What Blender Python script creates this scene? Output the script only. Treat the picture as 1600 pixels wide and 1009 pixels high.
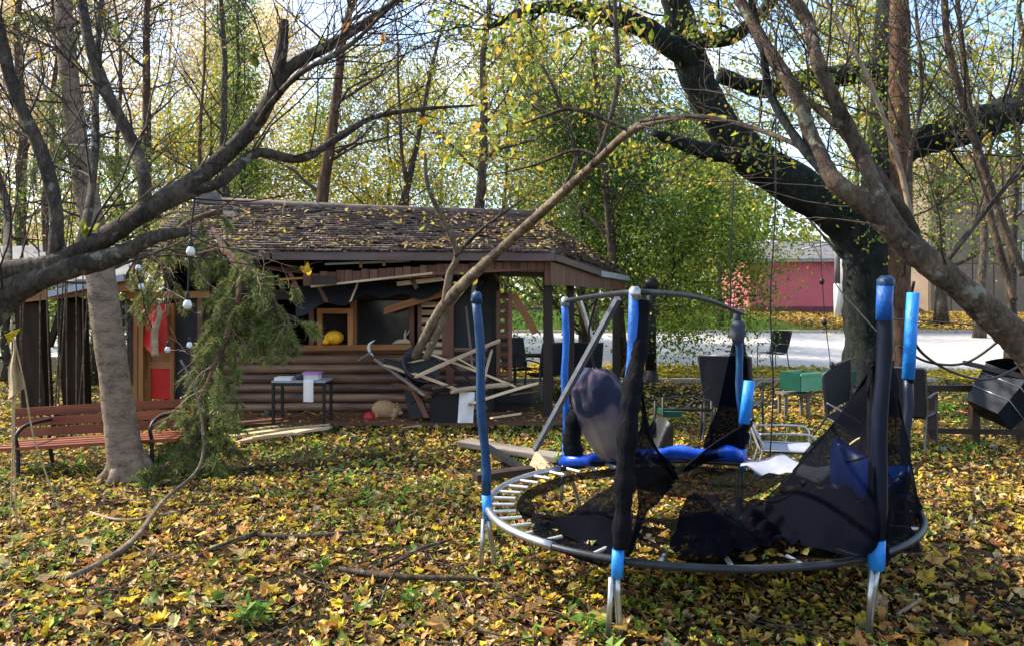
import bpy, math, random
import numpy as np
from mathutils import Vector, Matrix, Quaternion

for o in list(bpy.data.objects):
    bpy.data.objects.remove(o)
scene = bpy.context.scene
COL = scene.collection
R = math.radians

# ------------------------------------------------------------------ camera
EYE = 1.65            # eye height in metres
FOC = 1155.0          # focal length in photo pixels (1600 wide)
HOR = 475.0           # photo row of the horizon
cam_d = bpy.data.cameras.new('camera')
cam_d.sensor_width = 36.0
cam_d.lens = 36.0 * FOC / 1600.0
cam_d.shift_y = -(504.5 - HOR) / 1600.0
cam_d.clip_start = 0.05
cam_d.clip_end = 1000
cam = bpy.data.objects.new('camera', cam_d)
cam.location = (0, 0, EYE)
cam.rotation_euler = (R(90), 0, 0)
COL.objects.link(cam)
scene.camera = cam

# ------------------------------------------------------------------ light
SUN_EL, SUN_AZ = 44.0, -72.0      # azimuth from +Y (view direction), clockwise
world = bpy.data.worlds.new('World')
scene.world = world
world.use_nodes = True
wn = world.node_tree
bg = wn.nodes['Background']
sky = wn.nodes.new('ShaderNodeTexSky')
sky.sky_type = 'NISHITA'
sky.sun_disc = False
sky.sun_elevation = R(SUN_EL)
sky.sun_rotation = R(SUN_AZ)
sky.air_density = 1.0
sky.dust_density = 1.2
sky.ozone_density = 2.0
# broken white cloud over the blue
w_tc = wn.nodes.new('ShaderNodeTexCoord')
w_mp = wn.nodes.new('ShaderNodeMapping'); w_mp.inputs['Scale'].default_value = (1, 1, 2.2)
w_no = wn.nodes.new('ShaderNodeTexNoise'); w_no.inputs['Scale'].default_value = 2.6; w_no.inputs['Detail'].default_value = 7; w_no.inputs['Roughness'].default_value = .58
w_rp = wn.nodes.new('ShaderNodeMapRange'); w_rp.inputs[1].default_value = .45; w_rp.inputs[2].default_value = .70; w_rp.inputs[3].default_value = 0.0; w_rp.inputs[4].default_value = .9
w_mx = wn.nodes.new('ShaderNodeMix'); w_mx.data_type = 'RGBA'; w_mx.inputs[7].default_value = (4.2, 4.2, 4.2, 1)
wn.links.new(w_tc.outputs['Generated'], w_mp.inputs[0]); wn.links.new(w_mp.outputs[0], w_no.inputs[0]); wn.links.new(w_no.outputs[0], w_rp.inputs[0])
wn.links.new(w_rp.outputs[0], w_mx.inputs[0]); wn.links.new(sky.outputs[0], w_mx.inputs[6]); wn.links.new(w_mx.outputs[2], bg.inputs[0])
bg.inputs[1].default_value = 0.15
sun_d = bpy.data.lights.new('sun', 'SUN')
sun_d.energy = 3.4
sun_d.angle = R(0.6)
sun_d.color = (1.0, 0.9, 0.74)
sun = bpy.data.objects.new('sun', sun_d)
dirv = Vector((math.sin(R(SUN_AZ)) * math.cos(R(SUN_EL)), math.cos(R(SUN_AZ)) * math.cos(R(SUN_EL)), math.sin(R(SUN_EL))))
sun.rotation_euler = dirv.to_track_quat('Z', 'Y').to_euler()
sun.location = (0, 0, 30)
COL.objects.link(sun)
scene.view_settings.view_transform = 'Standard'
scene.view_settings.look = 'None'
scene.view_settings.gamma = 1.0
scene.view_settings.use_curve_mapping = False
scene.view_settings.exposure = 1.5
scene.render.engine = 'CYCLES'
scene.cycles.transparent_max_bounces = 12
scene.cycles.max_bounces = 5

# ------------------------------------------------------------------ placing
def W(px, py, d):
    """world point at depth d seen at a photo position"""
    return Vector(((px - 800.0) / FOC * d, d, EYE - (py - HOR) / FOC * d))
def G(px, py, z=0.0):
    """ground point"""
    return W(px, py, FOC * (EYE - z) / (py - HOR))

def T(x, y):
    """height of the terrain"""
    if y < 17.5: return 0.0
    if y < 33.5: return 0.35 * (y - 17.5) / 16.0
    if y < 44: return 0.35 + 0.72 * (y - 33.5) / 10.5
    return 1.07 + 0.008 * (y - 44)

# ------------------------------------------------------------------ helpers
OFF = {}
def off(o):
    return OFF.get(o.name, Vector((0, 0, 0))) if o is not None else Vector((0, 0, 0))
def tag(o, label=None, cat=None, group=None, kind=None):
    if label: o['label'] = label
    if cat: o['category'] = cat
    if group: o['group'] = group
    if kind: o['kind'] = kind
    return o
def thing(name, label, cat, at=(0, 0, 0), group=None):
    o = bpy.data.objects.new(name, None)
    o.empty_display_size = 0.1
    COL.objects.link(o)
    o.location = at
    OFF[o.name] = Vector(at)
    return tag(o, label, cat, group)
def link(name, me, parent=None, at=None, mat=None):
    o = bpy.data.objects.new(name, me)
    COL.objects.link(o)
    if mat is not None:
        me.materials.clear(); me.materials.append(mat)
    if parent is not None:
        o.parent = parent
    if at is not None:
        o.location = at
    OFF[o.name] = off(parent) + (Vector(at) if at is not None else Vector((0, 0, 0)))
    return o
def copy_tree(o, parent=None):
    c = o.copy(); COL.objects.link(c); c.parent = parent
    for ch in o.children:
        copy_tree(ch, c)
    return c

class MB:
    def __init__(s):
        s.v = []; s.f = []
    def add(s, verts, faces):
        b = len(s.v)
        s.v += [tuple(v) for v in verts]
        s.f += [tuple(b + i for i in f) for f in faces]
        return s
    def box(s, c, size, rot=None):
        c = Vector(c); hx, hy, hz = size[0] / 2, size[1] / 2, size[2] / 2
        vs = [Vector((x, y, z)) for x in (-hx, hx) for y in (-hy, hy) for z in (-hz, hz)]
        if rot is not None: vs = [rot @ v for v in vs]
        return s.add([c + v for v in vs], [(0, 1, 3, 2), (4, 6, 7, 5), (0, 4, 5, 1), (2, 3, 7, 6), (0, 2, 6, 4), (1, 5, 7, 3)])
    def beam(s, a, b, w, t, up=(0, 0, 1)):
        a = Vector(a); b = Vector(b); d = (b - a).normalized(); up = Vector(up)
        if abs(d.dot(up)) > 0.98: up = Vector((0, 1, 0))
        y = up.cross(d).normalized(); z = d.cross(y)
        M = Matrix((d, y, z)).transposed()
        return s.box((a + b) / 2, ((b - a).length, w, t), M)
    def tube(s, pts, rad, n=6, cap=True):
        pts = [Vector(p) for p in pts]; m = len(pts)
        if not hasattr(rad, '__len__'): rad = [rad] * m
        t0 = (pts[1] - pts[0]).normalized()
        u = t0.orthogonal().normalized()
        vs = []
        for i in range(m):
            t = (pts[min(i + 1, m - 1)] - pts[max(i - 1, 0)])
            if t.length < 1e-9: t = t0
            t.normalize()
            u = (u - t * u.dot(t))
            if u.length < 1e-6: u = t.orthogonal()
            u.normalize(); w = t.cross(u)
            for k in range(n):
                a = 2 * math.pi * k / n
                vs.append(pts[i] + (u * math.cos(a) + w * math.sin(a)) * rad[i])
        fs = []
        for i in range(m - 1):
            for k in range(n):
                k2 = (k + 1) % n
                fs.append((i * n + k, i * n + k2, (i + 1) * n + k2, (i + 1) * n + k))
        if cap:
            fs.append(tuple(range(n - 1, -1, -1))); fs.append(tuple((m - 1) * n + k for k in range(n)))
        return s.add(vs, fs)
    def lathe(s, prof, c, n=16, M=None):
        c = Vector(c); vs = []; m = len(prof)
        for r, z in prof:
            for k in range(n):
                a = 2 * math.pi * k / n
                v = Vector((r * math.cos(a), r * math.sin(a), z))
                vs.append(c + (M @ v if M is not None else v))
        fs = []
        for i in range(m - 1):
            for k in range(n):
                k2 = (k + 1) % n
                fs.append((i * n + k, i * n + k2, (i + 1) * n + k2, (i + 1) * n + k))
        fs.append(tuple(range(n - 1, -1, -1))); fs.append(tuple((m - 1) * n + k for k in range(n)))
        return s.add(vs, fs)
    def grid(s, fn, nu, nv):
        vs = [fn(i / (nu - 1), j / (nv - 1)) for i in range(nu) for j in range(nv)]
        fs = [(i * nv + j, (i + 1) * nv + j, (i + 1) * nv + j + 1, i * nv + j + 1) for i in range(nu - 1) for j in range(nv - 1)]
        return s.add(vs, fs)
    def mesh(s, name, o=Vector((0, 0, 0)), smooth=False):
        me = bpy.data.meshes.new(name)
        me.from_pydata([(v[0] - o[0], v[1] - o[1], v[2] - o[2]) for v in s.v], [], s.f)
        if smooth:
            me.polygons.foreach_set('use_smooth', [True] * len(me.polygons))
        me.update()
        return me
    def build(s, name, mat, parent=None, smooth=False, at=None):
        if parent is None and at is None:
            xs = [v[0] for v in s.v]; ys = [v[1] for v in s.v]; zs = [v[2] for v in s.v]
            at = Vector(((min(xs) + max(xs)) / 2, (min(ys) + max(ys)) / 2, min(zs)))
        if parent is not None and at is None:
            return link(name, s.mesh(name, off(parent), smooth), parent, None, mat)
        at = Vector(at)
        return link(name, s.mesh(name, at, smooth), parent, at - off(parent), mat)

def frame_of(a, b, up=(0, 0, 1), roll=0.0):
    d = (b - a).normalized(); up = Vector(up)
    if abs(d.dot(up)) > 0.98: up = Vector((0, 1, 0))
    y = up.cross(d).normalized(); z = d.cross(y)
    M = Matrix((d, y, z)).transposed().to_4x4()
    return M @ Matrix.Rotation(roll, 4, 'X')

def plank(name, a, b, w, t, mat, parent=None, roll=0.0, broken=0.0, bow=0.0, seed=0, up=(0, 0, 1)):
    """one board, its own object, long side along its own X axis"""
    a = Vector(a); b = Vector(b); L = (b - a).length
    rng = random.Random(seed + int(L * 1000)); n = 5 if (bow or broken or L > 1.2) else 2
    vs = []; fs = []
    for i in range(n):
        x = -L / 2 + L * i / (n - 1)
        zb = bow * (1 - (2 * i / (n - 1) - 1) ** 2)
        for (yy, zz) in ((-w / 2, -t / 2), (w / 2, -t / 2), (w / 2, t / 2), (-w / 2, t / 2)):
            xx = x
            if broken and i in (0, n - 1): xx += rng.uniform(-1, 1) * broken
            vs.append((xx, yy + rng.uniform(-.02, .02) * w, zz + zb + rng.uniform(-.03, .03) * t))
    for i in range(n - 1):
        for k in range(4):
            k2 = (k + 1) % 4
            fs.append((i * 4 + k, i * 4 + k2, (i + 1) * 4 + k2, (i + 1) * 4 + k))
    fs.append((3, 2, 1, 0)); fs.append(tuple((n - 1) * 4 + k for k in range(4)))
    me = bpy.data.meshes.new(name); me.from_pydata(vs, [], fs); me.update()
    o = link(name, me, parent, None, mat)
    M = frame_of(a, b, up, roll)
    o.matrix_local = Matrix.Translation((a + b) / 2 - off(parent)) @ M
    return o

# ------------------------------------------------------------------ leaves (many small faces with a colour each)
T_OVAL = (np.array([(0, -.5, 0), (.2, -.18, .05), (.21, .12, .06), (0, .55, -.03), (-.21, .12, .06), (-.2, -.18, .05), (0, 0, 0)], float),
          [(0, 1, 6), (1, 2, 6), (2, 3, 6), (3, 4, 6), (4, 5, 6), (5, 0, 6)])
T_DIAM = (np.array([(0, -.5, 0), (.28, .02, .07), (0, .5, 0), (-.28, .02, .07)], float), [(0, 1, 2), (0, 2, 3)])
T_NEED = (np.array([(-.035, 0, 0), (.035, 0, 0), (0, 1, 0)], float), [(0, 1, 2)])
_mo = []
for a, r in ((-90, .28), (-60, .44), (-25, .36), (-5, .48), (15, .37), (38, .50), (62, .38), (90, .6), (118, .37), (142, .52), (165, .36), (185, .46), (205, .37), (240, .42)):
    _mo.append((r * math.cos(R(a)), r * math.sin(R(a)), .10 * (r - .3) - .05 * math.sin(R(a))))
T_MAPLE = (np.array(_mo + [(0, -.05, -.02)], float), [(i, (i + 1) % 14, 14) for i in range(14)])

def rand_rot(rng, N, tilt=None):
    """N rotation matrices; tilt = std dev in degrees from lying flat, None = any way"""
    az = rng.uniform(0, 2 * math.pi, N)
    if tilt is None:
        c = rng.uniform(-1, 1, N); ti = np.arccos(c)
    else:
        ti = np.radians(rng.normal(0, tilt, N))
    ax = rng.uniform(0, 2 * math.pi, N)
    kx, ky = np.cos(ax), np.sin(ax)
    c, s = np.cos(ti), np.sin(ti); C = 1 - c
    Tm = np.zeros((N, 3, 3))
    Tm[:, 0, 0] = c + kx * kx * C; Tm[:, 0, 1] = kx * ky * C; Tm[:, 0, 2] = ky * s
    Tm[:, 1, 0] = kx * ky * C; Tm[:, 1, 1] = c + ky * ky * C; Tm[:, 1, 2] = -kx * s
    Tm[:, 2, 0] = -ky * s; Tm[:, 2, 1] = kx * s; Tm[:, 2, 2] = c
    Z = np.zeros((N, 3, 3)); ca, sa = np.cos(az), np.sin(az)
    Z[:, 0, 0] = ca; Z[:, 0, 1] = -sa; Z[:, 1, 0] = sa; Z[:, 1, 1] = ca; Z[:, 2, 2] = 1
    return Tm @ Z
def dir_rot(rng, D):
    """rotation matrices whose Y axis follows the rows of D"""
    D = D / np.linalg.norm(D, axis=1, keepdims=True)
    r = rng.normal(size=D.shape); X = np.cross(D, r); X /= np.linalg.norm(X, axis=1, keepdims=True)
    Z = np.cross(X, D)
    return np.stack([X, D, Z], axis=2)
def pick(rng, N, pal, jit=.18):
    cols = np.array([p[:3] for p in pal], float); w = np.array([p[3] for p in pal], float); w /= w.sum()
    c = cols[rng.choice(len(cols), N, p=w)]
    c = c * rng.uniform(1 - jit, 1 + jit, (N, 1)) * rng.uniform(1 - jit * .5, 1 + jit * .5, (N, 3))
    return np.clip(c, 0.002, .9)
def leaf_mesh(name, pos, size, rot, col, tmpl, curl=None, jit=0.0):
    tv, tf = tmpl; N = len(pos); k = len(tv); m = len(tf)
    loc = np.repeat(tv[None], N, axis=0).copy()
    if curl is not None:
        loc[:, :, 2] += curl[:, None] * (tv[:, 0] ** 2 + tv[:, 1] ** 2)[None] * 1.6
    if jit:
        jr = np.random.default_rng(len(pos))
        loc += jr.normal(size=loc.shape) * np.array([jit, jit, jit * 1.6])
        loc[:, :, 0] *= jr.uniform(.55, 1.1, (N, 1))
        fold = jr.uniform(-.2, .9, (N, 1)); loc[:, :, 2] += fold * np.abs(loc[:, :, 0])
    size = np.asarray(size)
    loc *= size.reshape(N, 1, -1)
    v = np.einsum('nij,nkj->nki', rot, loc) + pos[:, None, :]
    f = (np.array(tf)[None] + (np.arange(N) * k)[:, None, None]).reshape(-1)
    me = bpy.data.meshes.new(name)
    me.vertices.add(N * k); me.loops.add(N * m * 3); me.polygons.add(N * m)
    me.vertices.foreach_set('co', v.reshape(-1).astype(np.float32))
    me.loops.foreach_set('vertex_index', f.astype(np.int32))
    me.polygons.foreach_set('loop_start', (np.arange(N * m) * 3).astype(np.int32))
    at = me.attributes.new('leaf_colour', 'FLOAT_COLOR', 'POINT')
    c4 = np.ones((N, k, 4), np.float32); c4[:, :, :3] = col[:, None, :]
    at.data.foreach_set('color', c4.reshape(-1))
    me.update(calc_edges=True)
    return me

# ------------------------------------------------------------------ materials
MATS = {}
def new_mat(name):
    m = bpy.data.materials.new(name); m.use_nodes = True
    nt = m.node_tree; p = nt.nodes['Principled BSDF']
    MATS[name] = m
    return m, nt, p
def surf(name, c1, c2=None, scale=6.0, stretch=(1, 1, 1), rough=.75, bump=.3, detail=6, spec=.3, metal=0.0, vary=0.0, c3=None, dist=.02, lo=.35, hi=.65):
    """noise-mottled surface; vary = brightness change from object to object"""
    m, nt, p = new_mat(name)
    c2 = c2 or tuple(x * .7 for x in c1)
    N = nt.nodes.new; L = nt.links.new
    tc = N('ShaderNodeTexCoord'); mp = N('ShaderNodeMapping'); mp.inputs['Scale'].default_value = stretch
    oi = N('ShaderNodeObjectInfo')
    av = N('ShaderNodeVectorMath'); av.operation = 'ADD'
    L(tc.outputs['Object'], av.inputs[0])
    if vary:
        ml = N('ShaderNodeVectorMath'); ml.operation = 'SCALE'; ml.inputs['Scale'].default_value = 37.0
        cb = N('ShaderNodeCombineXYZ'); L(oi.outputs['Random'], cb.inputs[0]); L(oi.outputs['Random'], cb.inputs[1])
        L(cb.outputs[0], ml.inputs[0]); L(ml.outputs[0], av.inputs[1])
    L(av.outputs[0], mp.inputs[0])
    no = N('ShaderNodeTexNoise'); no.inputs['Scale'].default_value = scale; no.inputs['Detail'].default_value = detail; no.inputs['Roughness'].default_value = .65
    L(mp.outputs[0], no.inputs[0])
    rp = N('ShaderNodeValToRGB'); e = rp.color_ramp.elements
    e[0].position = lo; e[0].color = (*c1, 1); e[1].position = hi; e[1].color = (*c2, 1)
    if c3:
        x = rp.color_ramp.elements.new((lo + hi) / 2); x.color = (*c3, 1)
    L(no.outputs[0], rp.inputs[0])
    out = rp.outputs[0]
    if vary:
        mr = N('ShaderNodeMapRange'); mr.inputs[3].default_value = 1 - vary; mr.inputs[4].default_value = 1 + vary
        L(oi.outputs['Random'], mr.inputs[0])
        mx = N('ShaderNodeVectorMath'); mx.operation = 'SCALE'
        L(out, mx.inputs[0]); L(mr.outputs[0], mx.inputs['Scale']); out = mx.outputs[0]
    L(out, p.inputs['Base Color'])
    p.inputs['Roughness'].default_value = rough; p.inputs['Specular IOR Level'].default_value = spec; p.inputs['Metallic'].default_value = metal
    if bump:
        b = N('ShaderNodeBump'); b.inputs['Strength'].default_value = bump; b.inputs['Distance'].default_value = dist
        L(no.outputs[0], b.inputs['Height']); L(b.outputs[0], p.inputs['Normal'])
    return m
def bark(name, c1, c2, c3, lichen=None, scale=10, stretch=(1, 1, .5), fine=55, bump=.9):
    m, nt, p = new_mat(name); N = nt.nodes.new; L = nt.links.new
    tc = N('ShaderNodeTexCoord'); mp = N('ShaderNodeMapping'); mp.inputs['Scale'].default_value = stretch; L(tc.outputs['Object'], mp.inputs[0])
    n1 = N('ShaderNodeTexNoise'); n1.inputs['Scale'].default_value = scale; n1.inputs['Detail'].default_value = 5; L(mp.outputs[0], n1.inputs[0])
    n2 = N('ShaderNodeTexNoise'); n2.inputs['Scale'].default_value = fine; n2.inputs['Detail'].default_value = 4; n2.inputs['Roughness'].default_value = .7; L(mp.outputs[0], n2.inputs[0])
    ad = N('ShaderNodeMath'); ad.operation = 'ADD'; L(n1.outputs[0], ad.inputs[0]); L(n2.outputs[0], ad.inputs[1])
    rp = N('ShaderNodeValToRGB'); e = rp.color_ramp.elements
    hf = N('ShaderNodeMath'); hf.operation = 'MULTIPLY'; hf.inputs[1].default_value = .5; L(ad.outputs[0], hf.inputs[0])
    e[0].position = .36; e[0].color = (*c2, 1); e[1].position = .64; e[1].color = (*c1, 1); x = e.new(.5); x.color = (*c3, 1)
    L(hf.outputs[0], rp.inputs[0]); out = rp.outputs[0]
    if lichen:
        n3 = N('ShaderNodeTexNoise'); n3.inputs['Scale'].default_value = 16; n3.inputs['Detail'].default_value = 6; L(tc.outputs['Object'], n3.inputs[0])
        r3 = N('ShaderNodeMapRange'); r3.inputs[1].default_value = .60; r3.inputs[2].default_value = .68; L(n3.outputs[0], r3.inputs[0])
        mx = N('ShaderNodeMix'); mx.data_type = 'RGBA'; mx.inputs[7].default_value = (*lichen, 1); L(r3.outputs[0], mx.inputs[0]); L(out, mx.inputs[6]); out = mx.outputs[2]
    L(out, p.inputs['Base Color']); p.inputs['Roughness'].default_value = .9; p.inputs['Specular IOR Level'].default_value = .2
    b = N('ShaderNodeBump'); b.inputs['Strength'].default_value = bump; b.inputs['Distance'].default_value = .025; L(hf.outputs[0], b.inputs['Height']); L(b.outputs[0], p.inputs['Normal'])
    return m
def leaf_mat(name, trans=.45, rough=.55, spec=.25, boost=1.0):
    m, nt, p = new_mat(name); N = nt.nodes.new; L = nt.links.new
    a = N('ShaderNodeAttribute'); a.attribute_name = 'leaf_colour'
    no = N('ShaderNodeTexNoise'); no.inputs['Scale'].default_value = 60
    tc = N('ShaderNodeTexCoord'); L(tc.outputs['Object'], no.inputs[0])
    mr = N('ShaderNodeMapRange'); mr.inputs[1].default_value = .3; mr.inputs[2].default_value = .7; mr.inputs[3].default_value = .75; mr.inputs[4].default_value = 1.2
    L(no.outputs[0], mr.inputs[0])
    sc = N('ShaderNodeVectorMath'); sc.operation = 'SCALE'; L(a.outputs['Color'], sc.inputs[0]); L(mr.outputs[0], sc.inputs['Scale'])
    L(sc.outputs[0], p.inputs['Base Color']); p.inputs['Roughness'].default_value = rough; p.inputs['Specular IOR Level'].default_value = spec
    t = N('ShaderNodeBsdfTranslucent'); s2 = N('ShaderNodeVectorMath'); s2.operation = 'SCALE'; s2.inputs['Scale'].default_value = 1.3 * boost
    L(sc.outputs[0], s2.inputs[0]); L(s2.outputs[0], t.inputs[0])
    mx = N('ShaderNodeMixShader'); mx.inputs[0].default_value = trans
    L(p.outputs[0], mx.inputs[1]); L(t.outputs[0], mx.inputs[2]); L(mx.outputs[0], nt.nodes['Material Output'].inputs[0])
    return m
def piece_leaf(name, c, trans=.4):
    """leaf built as an object of its own: colour varies from piece to piece"""
    m, nt, p = new_mat(name); N = nt.nodes.new; L = nt.links.new
    oi = N('ShaderNodeObjectInfo'); rp = N('ShaderNodeValToRGB'); rp.color_ramp.interpolation = 'LINEAR'
    e = rp.color_ramp.elements
    e[0].position = 0; e[0].color = (*c[0], 1); e[1].position = 1; e[1].color = (*c[-1], 1)
    for i in range(1, len(c) - 1):
        x = e.new(i / (len(c) - 1)); x.color = (*c[i], 1)
    L(oi.outputs['Random'], rp.inputs[0])
    no = N('ShaderNodeTexNoise'); no.inputs['Scale'].default_value = 5; tc = N('ShaderNodeTexCoord'); L(tc.outputs['Object'], no.inputs[0])
    mr = N('ShaderNodeMapRange'); mr.inputs[1].default_value = .3; mr.inputs[2].default_value = .7; mr.inputs[3].default_value = .6; mr.inputs[4].default_value = 1.25
    L(no.outputs[0], mr.inputs[0])
    sc = N('ShaderNodeVectorMath'); sc.operation = 'SCALE'; L(rp.outputs[0], sc.inputs[0]); L(mr.outputs[0], sc.inputs['Scale'])
    L(sc.outputs[0], p.inputs['Base Color']); p.inputs['Roughness'].default_value = .5; p.inputs['Specular IOR Level'].default_value = .3
    t = N('ShaderNodeBsdfTranslucent'); L(sc.outputs[0], t.inputs[0])
    mx = N('ShaderNodeMixShader'); mx.inputs[0].default_value = trans
    L(p.outputs[0], mx.inputs[1]); L(t.outputs[0], mx.inputs[2]); L(mx.outputs[0], nt.nodes['Material Output'].inputs[0])
    return m
def net_mat(name, c, clear=.45):
    m, nt, p = new_mat(name); N = nt.nodes.new; L = nt.links.new
    p.inputs['Base Color'].default_value = (*c, 1); p.inputs['Roughness'].default_value = .9; p.inputs['Specular IOR Level'].default_value = 0.02
    t = N('ShaderNodeBsdfTransparent'); mx = N('ShaderNodeMixShader')
    no = N('ShaderNodeTexNoise'); no.inputs['Scale'].default_value = 3.0; tc = N('ShaderNodeTexCoord'); L(tc.outputs['Object'], no.inputs[0])
    mr = N('ShaderNodeMapRange'); mr.inputs[3].default_value = clear * .3; mr.inputs[4].default_value = clear * 1.7; L(no.outputs[0], mr.inputs[0])
    L(mr.outputs[0], mx.inputs[0]); L(p.outputs[0], mx.inputs[1]); L(t.outputs[0], mx.inputs[2])
    L(mx.outputs[0], nt.nodes['Material Output'].inputs[0])
    return m

M = {}
M['bark_grey'] = bark('bark_grey', (.125, .098, .070), (.018, .014, .011), (.055, .043, .032), (.17, .165, .12))
M['bark_brown'] = bark('bark_brown', (.17, .095, .055), (.028, .016, .011), (.085, .048, .03), None, 12, (1, 1, .25), 50)
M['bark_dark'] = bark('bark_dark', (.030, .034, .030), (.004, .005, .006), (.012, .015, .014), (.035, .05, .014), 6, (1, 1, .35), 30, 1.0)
M['bark_spruce'] = bark('bark_spruce', (.27, .20, .14), (.07, .05, .036), (.19, .14, .10), None, 6, (1, 1, 2.2), 28, .7)
M['bark_smooth'] = bark('bark_smooth', (.26, .20, .135), (.06, .045, .03), (.15, .115, .078), (.28, .27, .18))
M['branch_brown'] = bark('branch_brown', (.165, .115, .078), (.024, .017, .013), (.078, .056, .039), (.19, .185, .135))
M['branch_pale'] = surf('branch_pale', (.36, .27, .18), (.18, .13, .085), 10, (1, 1, 1), .8, .4)
M['twig'] = surf('twig', (.07, .052, .038), (.032, .024, .018), 20, rough=.9, bump=0)
M['soil'] = surf('soil', (.030, .021, .012), (.009, .007, .004), 14, rough=.95, bump=.8, c3=(.020, .018, .007), dist=.05, spec=.1, detail=10)
M['road'] = surf('road', (.50, .48, .46), (.33, .315, .31), .9, (.5, 1, 1), rough=.55, bump=.15, lo=.25, hi=.75, detail=12)
M['kerb'] = surf('kerb', (.42, .39, .34), (.28, .25, .21), 8, rough=.85, bump=.2, vary=.15)
M['leafy'] = leaf_mat('leafy', .42, boost=1.0)
M['litter'] = leaf_mat('litter', .25, .6, .2)
M['needles'] = leaf_mat('needles', .2, .5, .3)
M['log'] = surf('log', (.27, .15, .088), (.05, .026, .016), 10, (.1, 1, 1), .34, .7, spec=.5, vary=.4, detail=9)
M['wood_dark'] = surf('wood_dark', (.05, .03, .022), (.02, .013, .01), 9, (.15, 1, 1), .6, .3, vary=.2)
M['wood_brown'] = surf('wood_brown', (.19, .085, .05), (.09, .04, .026), 9, (.12, 1, 1), .55, .3, vary=.25)
M['wood_orange'] = surf('wood_orange', (.40, .17, .05), (.22, .085, .028), 9, (.12, 1, 1), .5, .25, vary=.2)
M['wood_pale'] = surf('wood_pale', (.60, .45, .28), (.36, .25, .15), 9, (.1, 1, 1), .8, .3, vary=.25)
M['wood_grey'] = surf('wood_grey', (.22, .19, .16), (.10, .085, .07), 9, (.1, 1, 1), .8, .3, vary=.25)
M['bench_red'] = surf('bench_red', (.25, .070, .028), (.11, .028, .013), 9, (.1, 1, 1), .6, .25, spec=.25, vary=.2)
M['shingle'] = surf('shingle', (.19, .145, .125), (.075, .057, .052), 7, rough=.85, bump=.4, c3=(.13, .10, .088))
M['eave'] = surf('eave', (.16, .11, .10), (.09, .06, .055), 6, (.2, 1, 1), .5, .1)
M['eave_pale'] = surf('eave_pale', (.42, .44, .48), (.28, .30, .34), 6, rough=.5, bump=.1)
M['black_panel'] = surf('black_panel', (.035, .033, .034), (.02, .019, .02), 4, rough=.7, bump=.05)
M['tarp'] = surf('tarp', (.03, .03, .034), (.016, .016, .018), 3, rough=.45, bump=.1, spec=.4)
M['shade_in'] = surf('shade_in', (.025, .02, .018), (.012, .01, .009), 3, rough=.9, bump=.05)  # near-black colour in place of the shade inside the hut
M['red_panel'] = surf('red_panel', (.62, .015, .012), (.42, .01, .01), 3, rough=.4, bump=.05)
M['glass_dark'] = surf('glass_dark', (.02, .02, .022), (.012, .012, .014), 2, rough=.12, bump=.02, spec=.5)
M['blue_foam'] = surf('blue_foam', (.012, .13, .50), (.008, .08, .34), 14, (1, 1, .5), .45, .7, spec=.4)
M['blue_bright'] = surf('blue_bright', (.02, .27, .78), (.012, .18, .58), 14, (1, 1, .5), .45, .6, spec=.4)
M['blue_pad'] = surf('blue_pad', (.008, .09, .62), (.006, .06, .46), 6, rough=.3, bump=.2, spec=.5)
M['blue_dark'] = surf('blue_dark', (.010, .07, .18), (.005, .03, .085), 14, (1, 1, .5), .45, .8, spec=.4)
M['black_foam'] = surf('black_foam', (.007, .007, .010), (.004, .004, .006), 25, (1, 1, .4), .75, .8, spec=.08)
M['steel'] = surf('steel', (.50, .51, .52), (.36, .37, .38), 14, rough=.35, bump=.05, metal=.85)
M['steel_dark'] = surf('steel_dark', (.035, .038, .045), (.02, .022, .026), 14, rough=.4, bump=.05, metal=.3)
M['strut'] = surf('strut', (.20, .22, .25), (.13, .145, .165), 14, rough=.4, bump=.05, metal=.4)
M['spring'] = surf('spring', (.75, .75, .72), (.55, .55, .5), 14, rough=.3, bump=.05, metal=.5)
M['net'] = net_mat('net', (.0025, .003, .006), .05)
M['bed'] = net_mat('bed', (.004, .004, .004), .06)
M['pad_under'] = surf('pad_under', (.34, .36, .42), (.24, .26, .31), 5, rough=.5, bump=.15)
M['chair_black'] = surf('chair_black', (.022, .023, .03), (.014, .015, .02), 30, rough=.6, bump=.1)
M['chair_metal'] = surf('chair_metal', (.07, .07, .075), (.045, .045, .05), 30, rough=.4, bump=.05, spec=.5)
M['green_dark'] = surf('green_dark', (.008, .075, .05), (.006, .05, .035), 5, rough=.45, bump=.05)
M['green_light'] = surf('green_light', (.13, .38, .21), (.09, .29, .16), 5, rough=.45, bump=.05)
M['navy'] = surf('navy', (.004, .010, .020), (.003, .007, .014), 5, rough=.55, bump=.08, spec=.2)
M['iron'] = surf('iron', (.018, .018, .02), (.012, .012, .013), 20, rough=.5, bump=.1)
M['white'] = surf('white', (.80, .80, .78), (.68, .68, .66), 6, rough=.6, bump=.05)
M['paper'] = surf('paper', (.72, .70, .66), (.58, .56, .52), 5, rough=.8, bump=.1)
M['purple'] = surf('purple', (.48, .25, .55), (.38, .18, .45), 5, rough=.4, bump=.02)
M['pumpkin'] = surf('pumpkin', (.92, .50, .02), (.85, .40, .012), 6, rough=.4, bump=.05)
M['red_ball'] = surf('red_ball', (.55, .015, .03), (.42, .01, .02), 5, rough=.35, bump=.02, spec=.5)
M['plush'] = surf('plush', (.66, .42, .23), (.48, .28, .14), 60, rough=.95, bump=.8, spec=.1)
M['stone'] = surf('stone', (.46, .43, .38), (.28, .26, .23), 9, rough=.9, bump=.5, vary=.2)
M['stone_dark'] = surf('stone_dark', (.09, .075, .07), (.05, .04, .04), 9, rough=.9, bump=.4)
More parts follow.
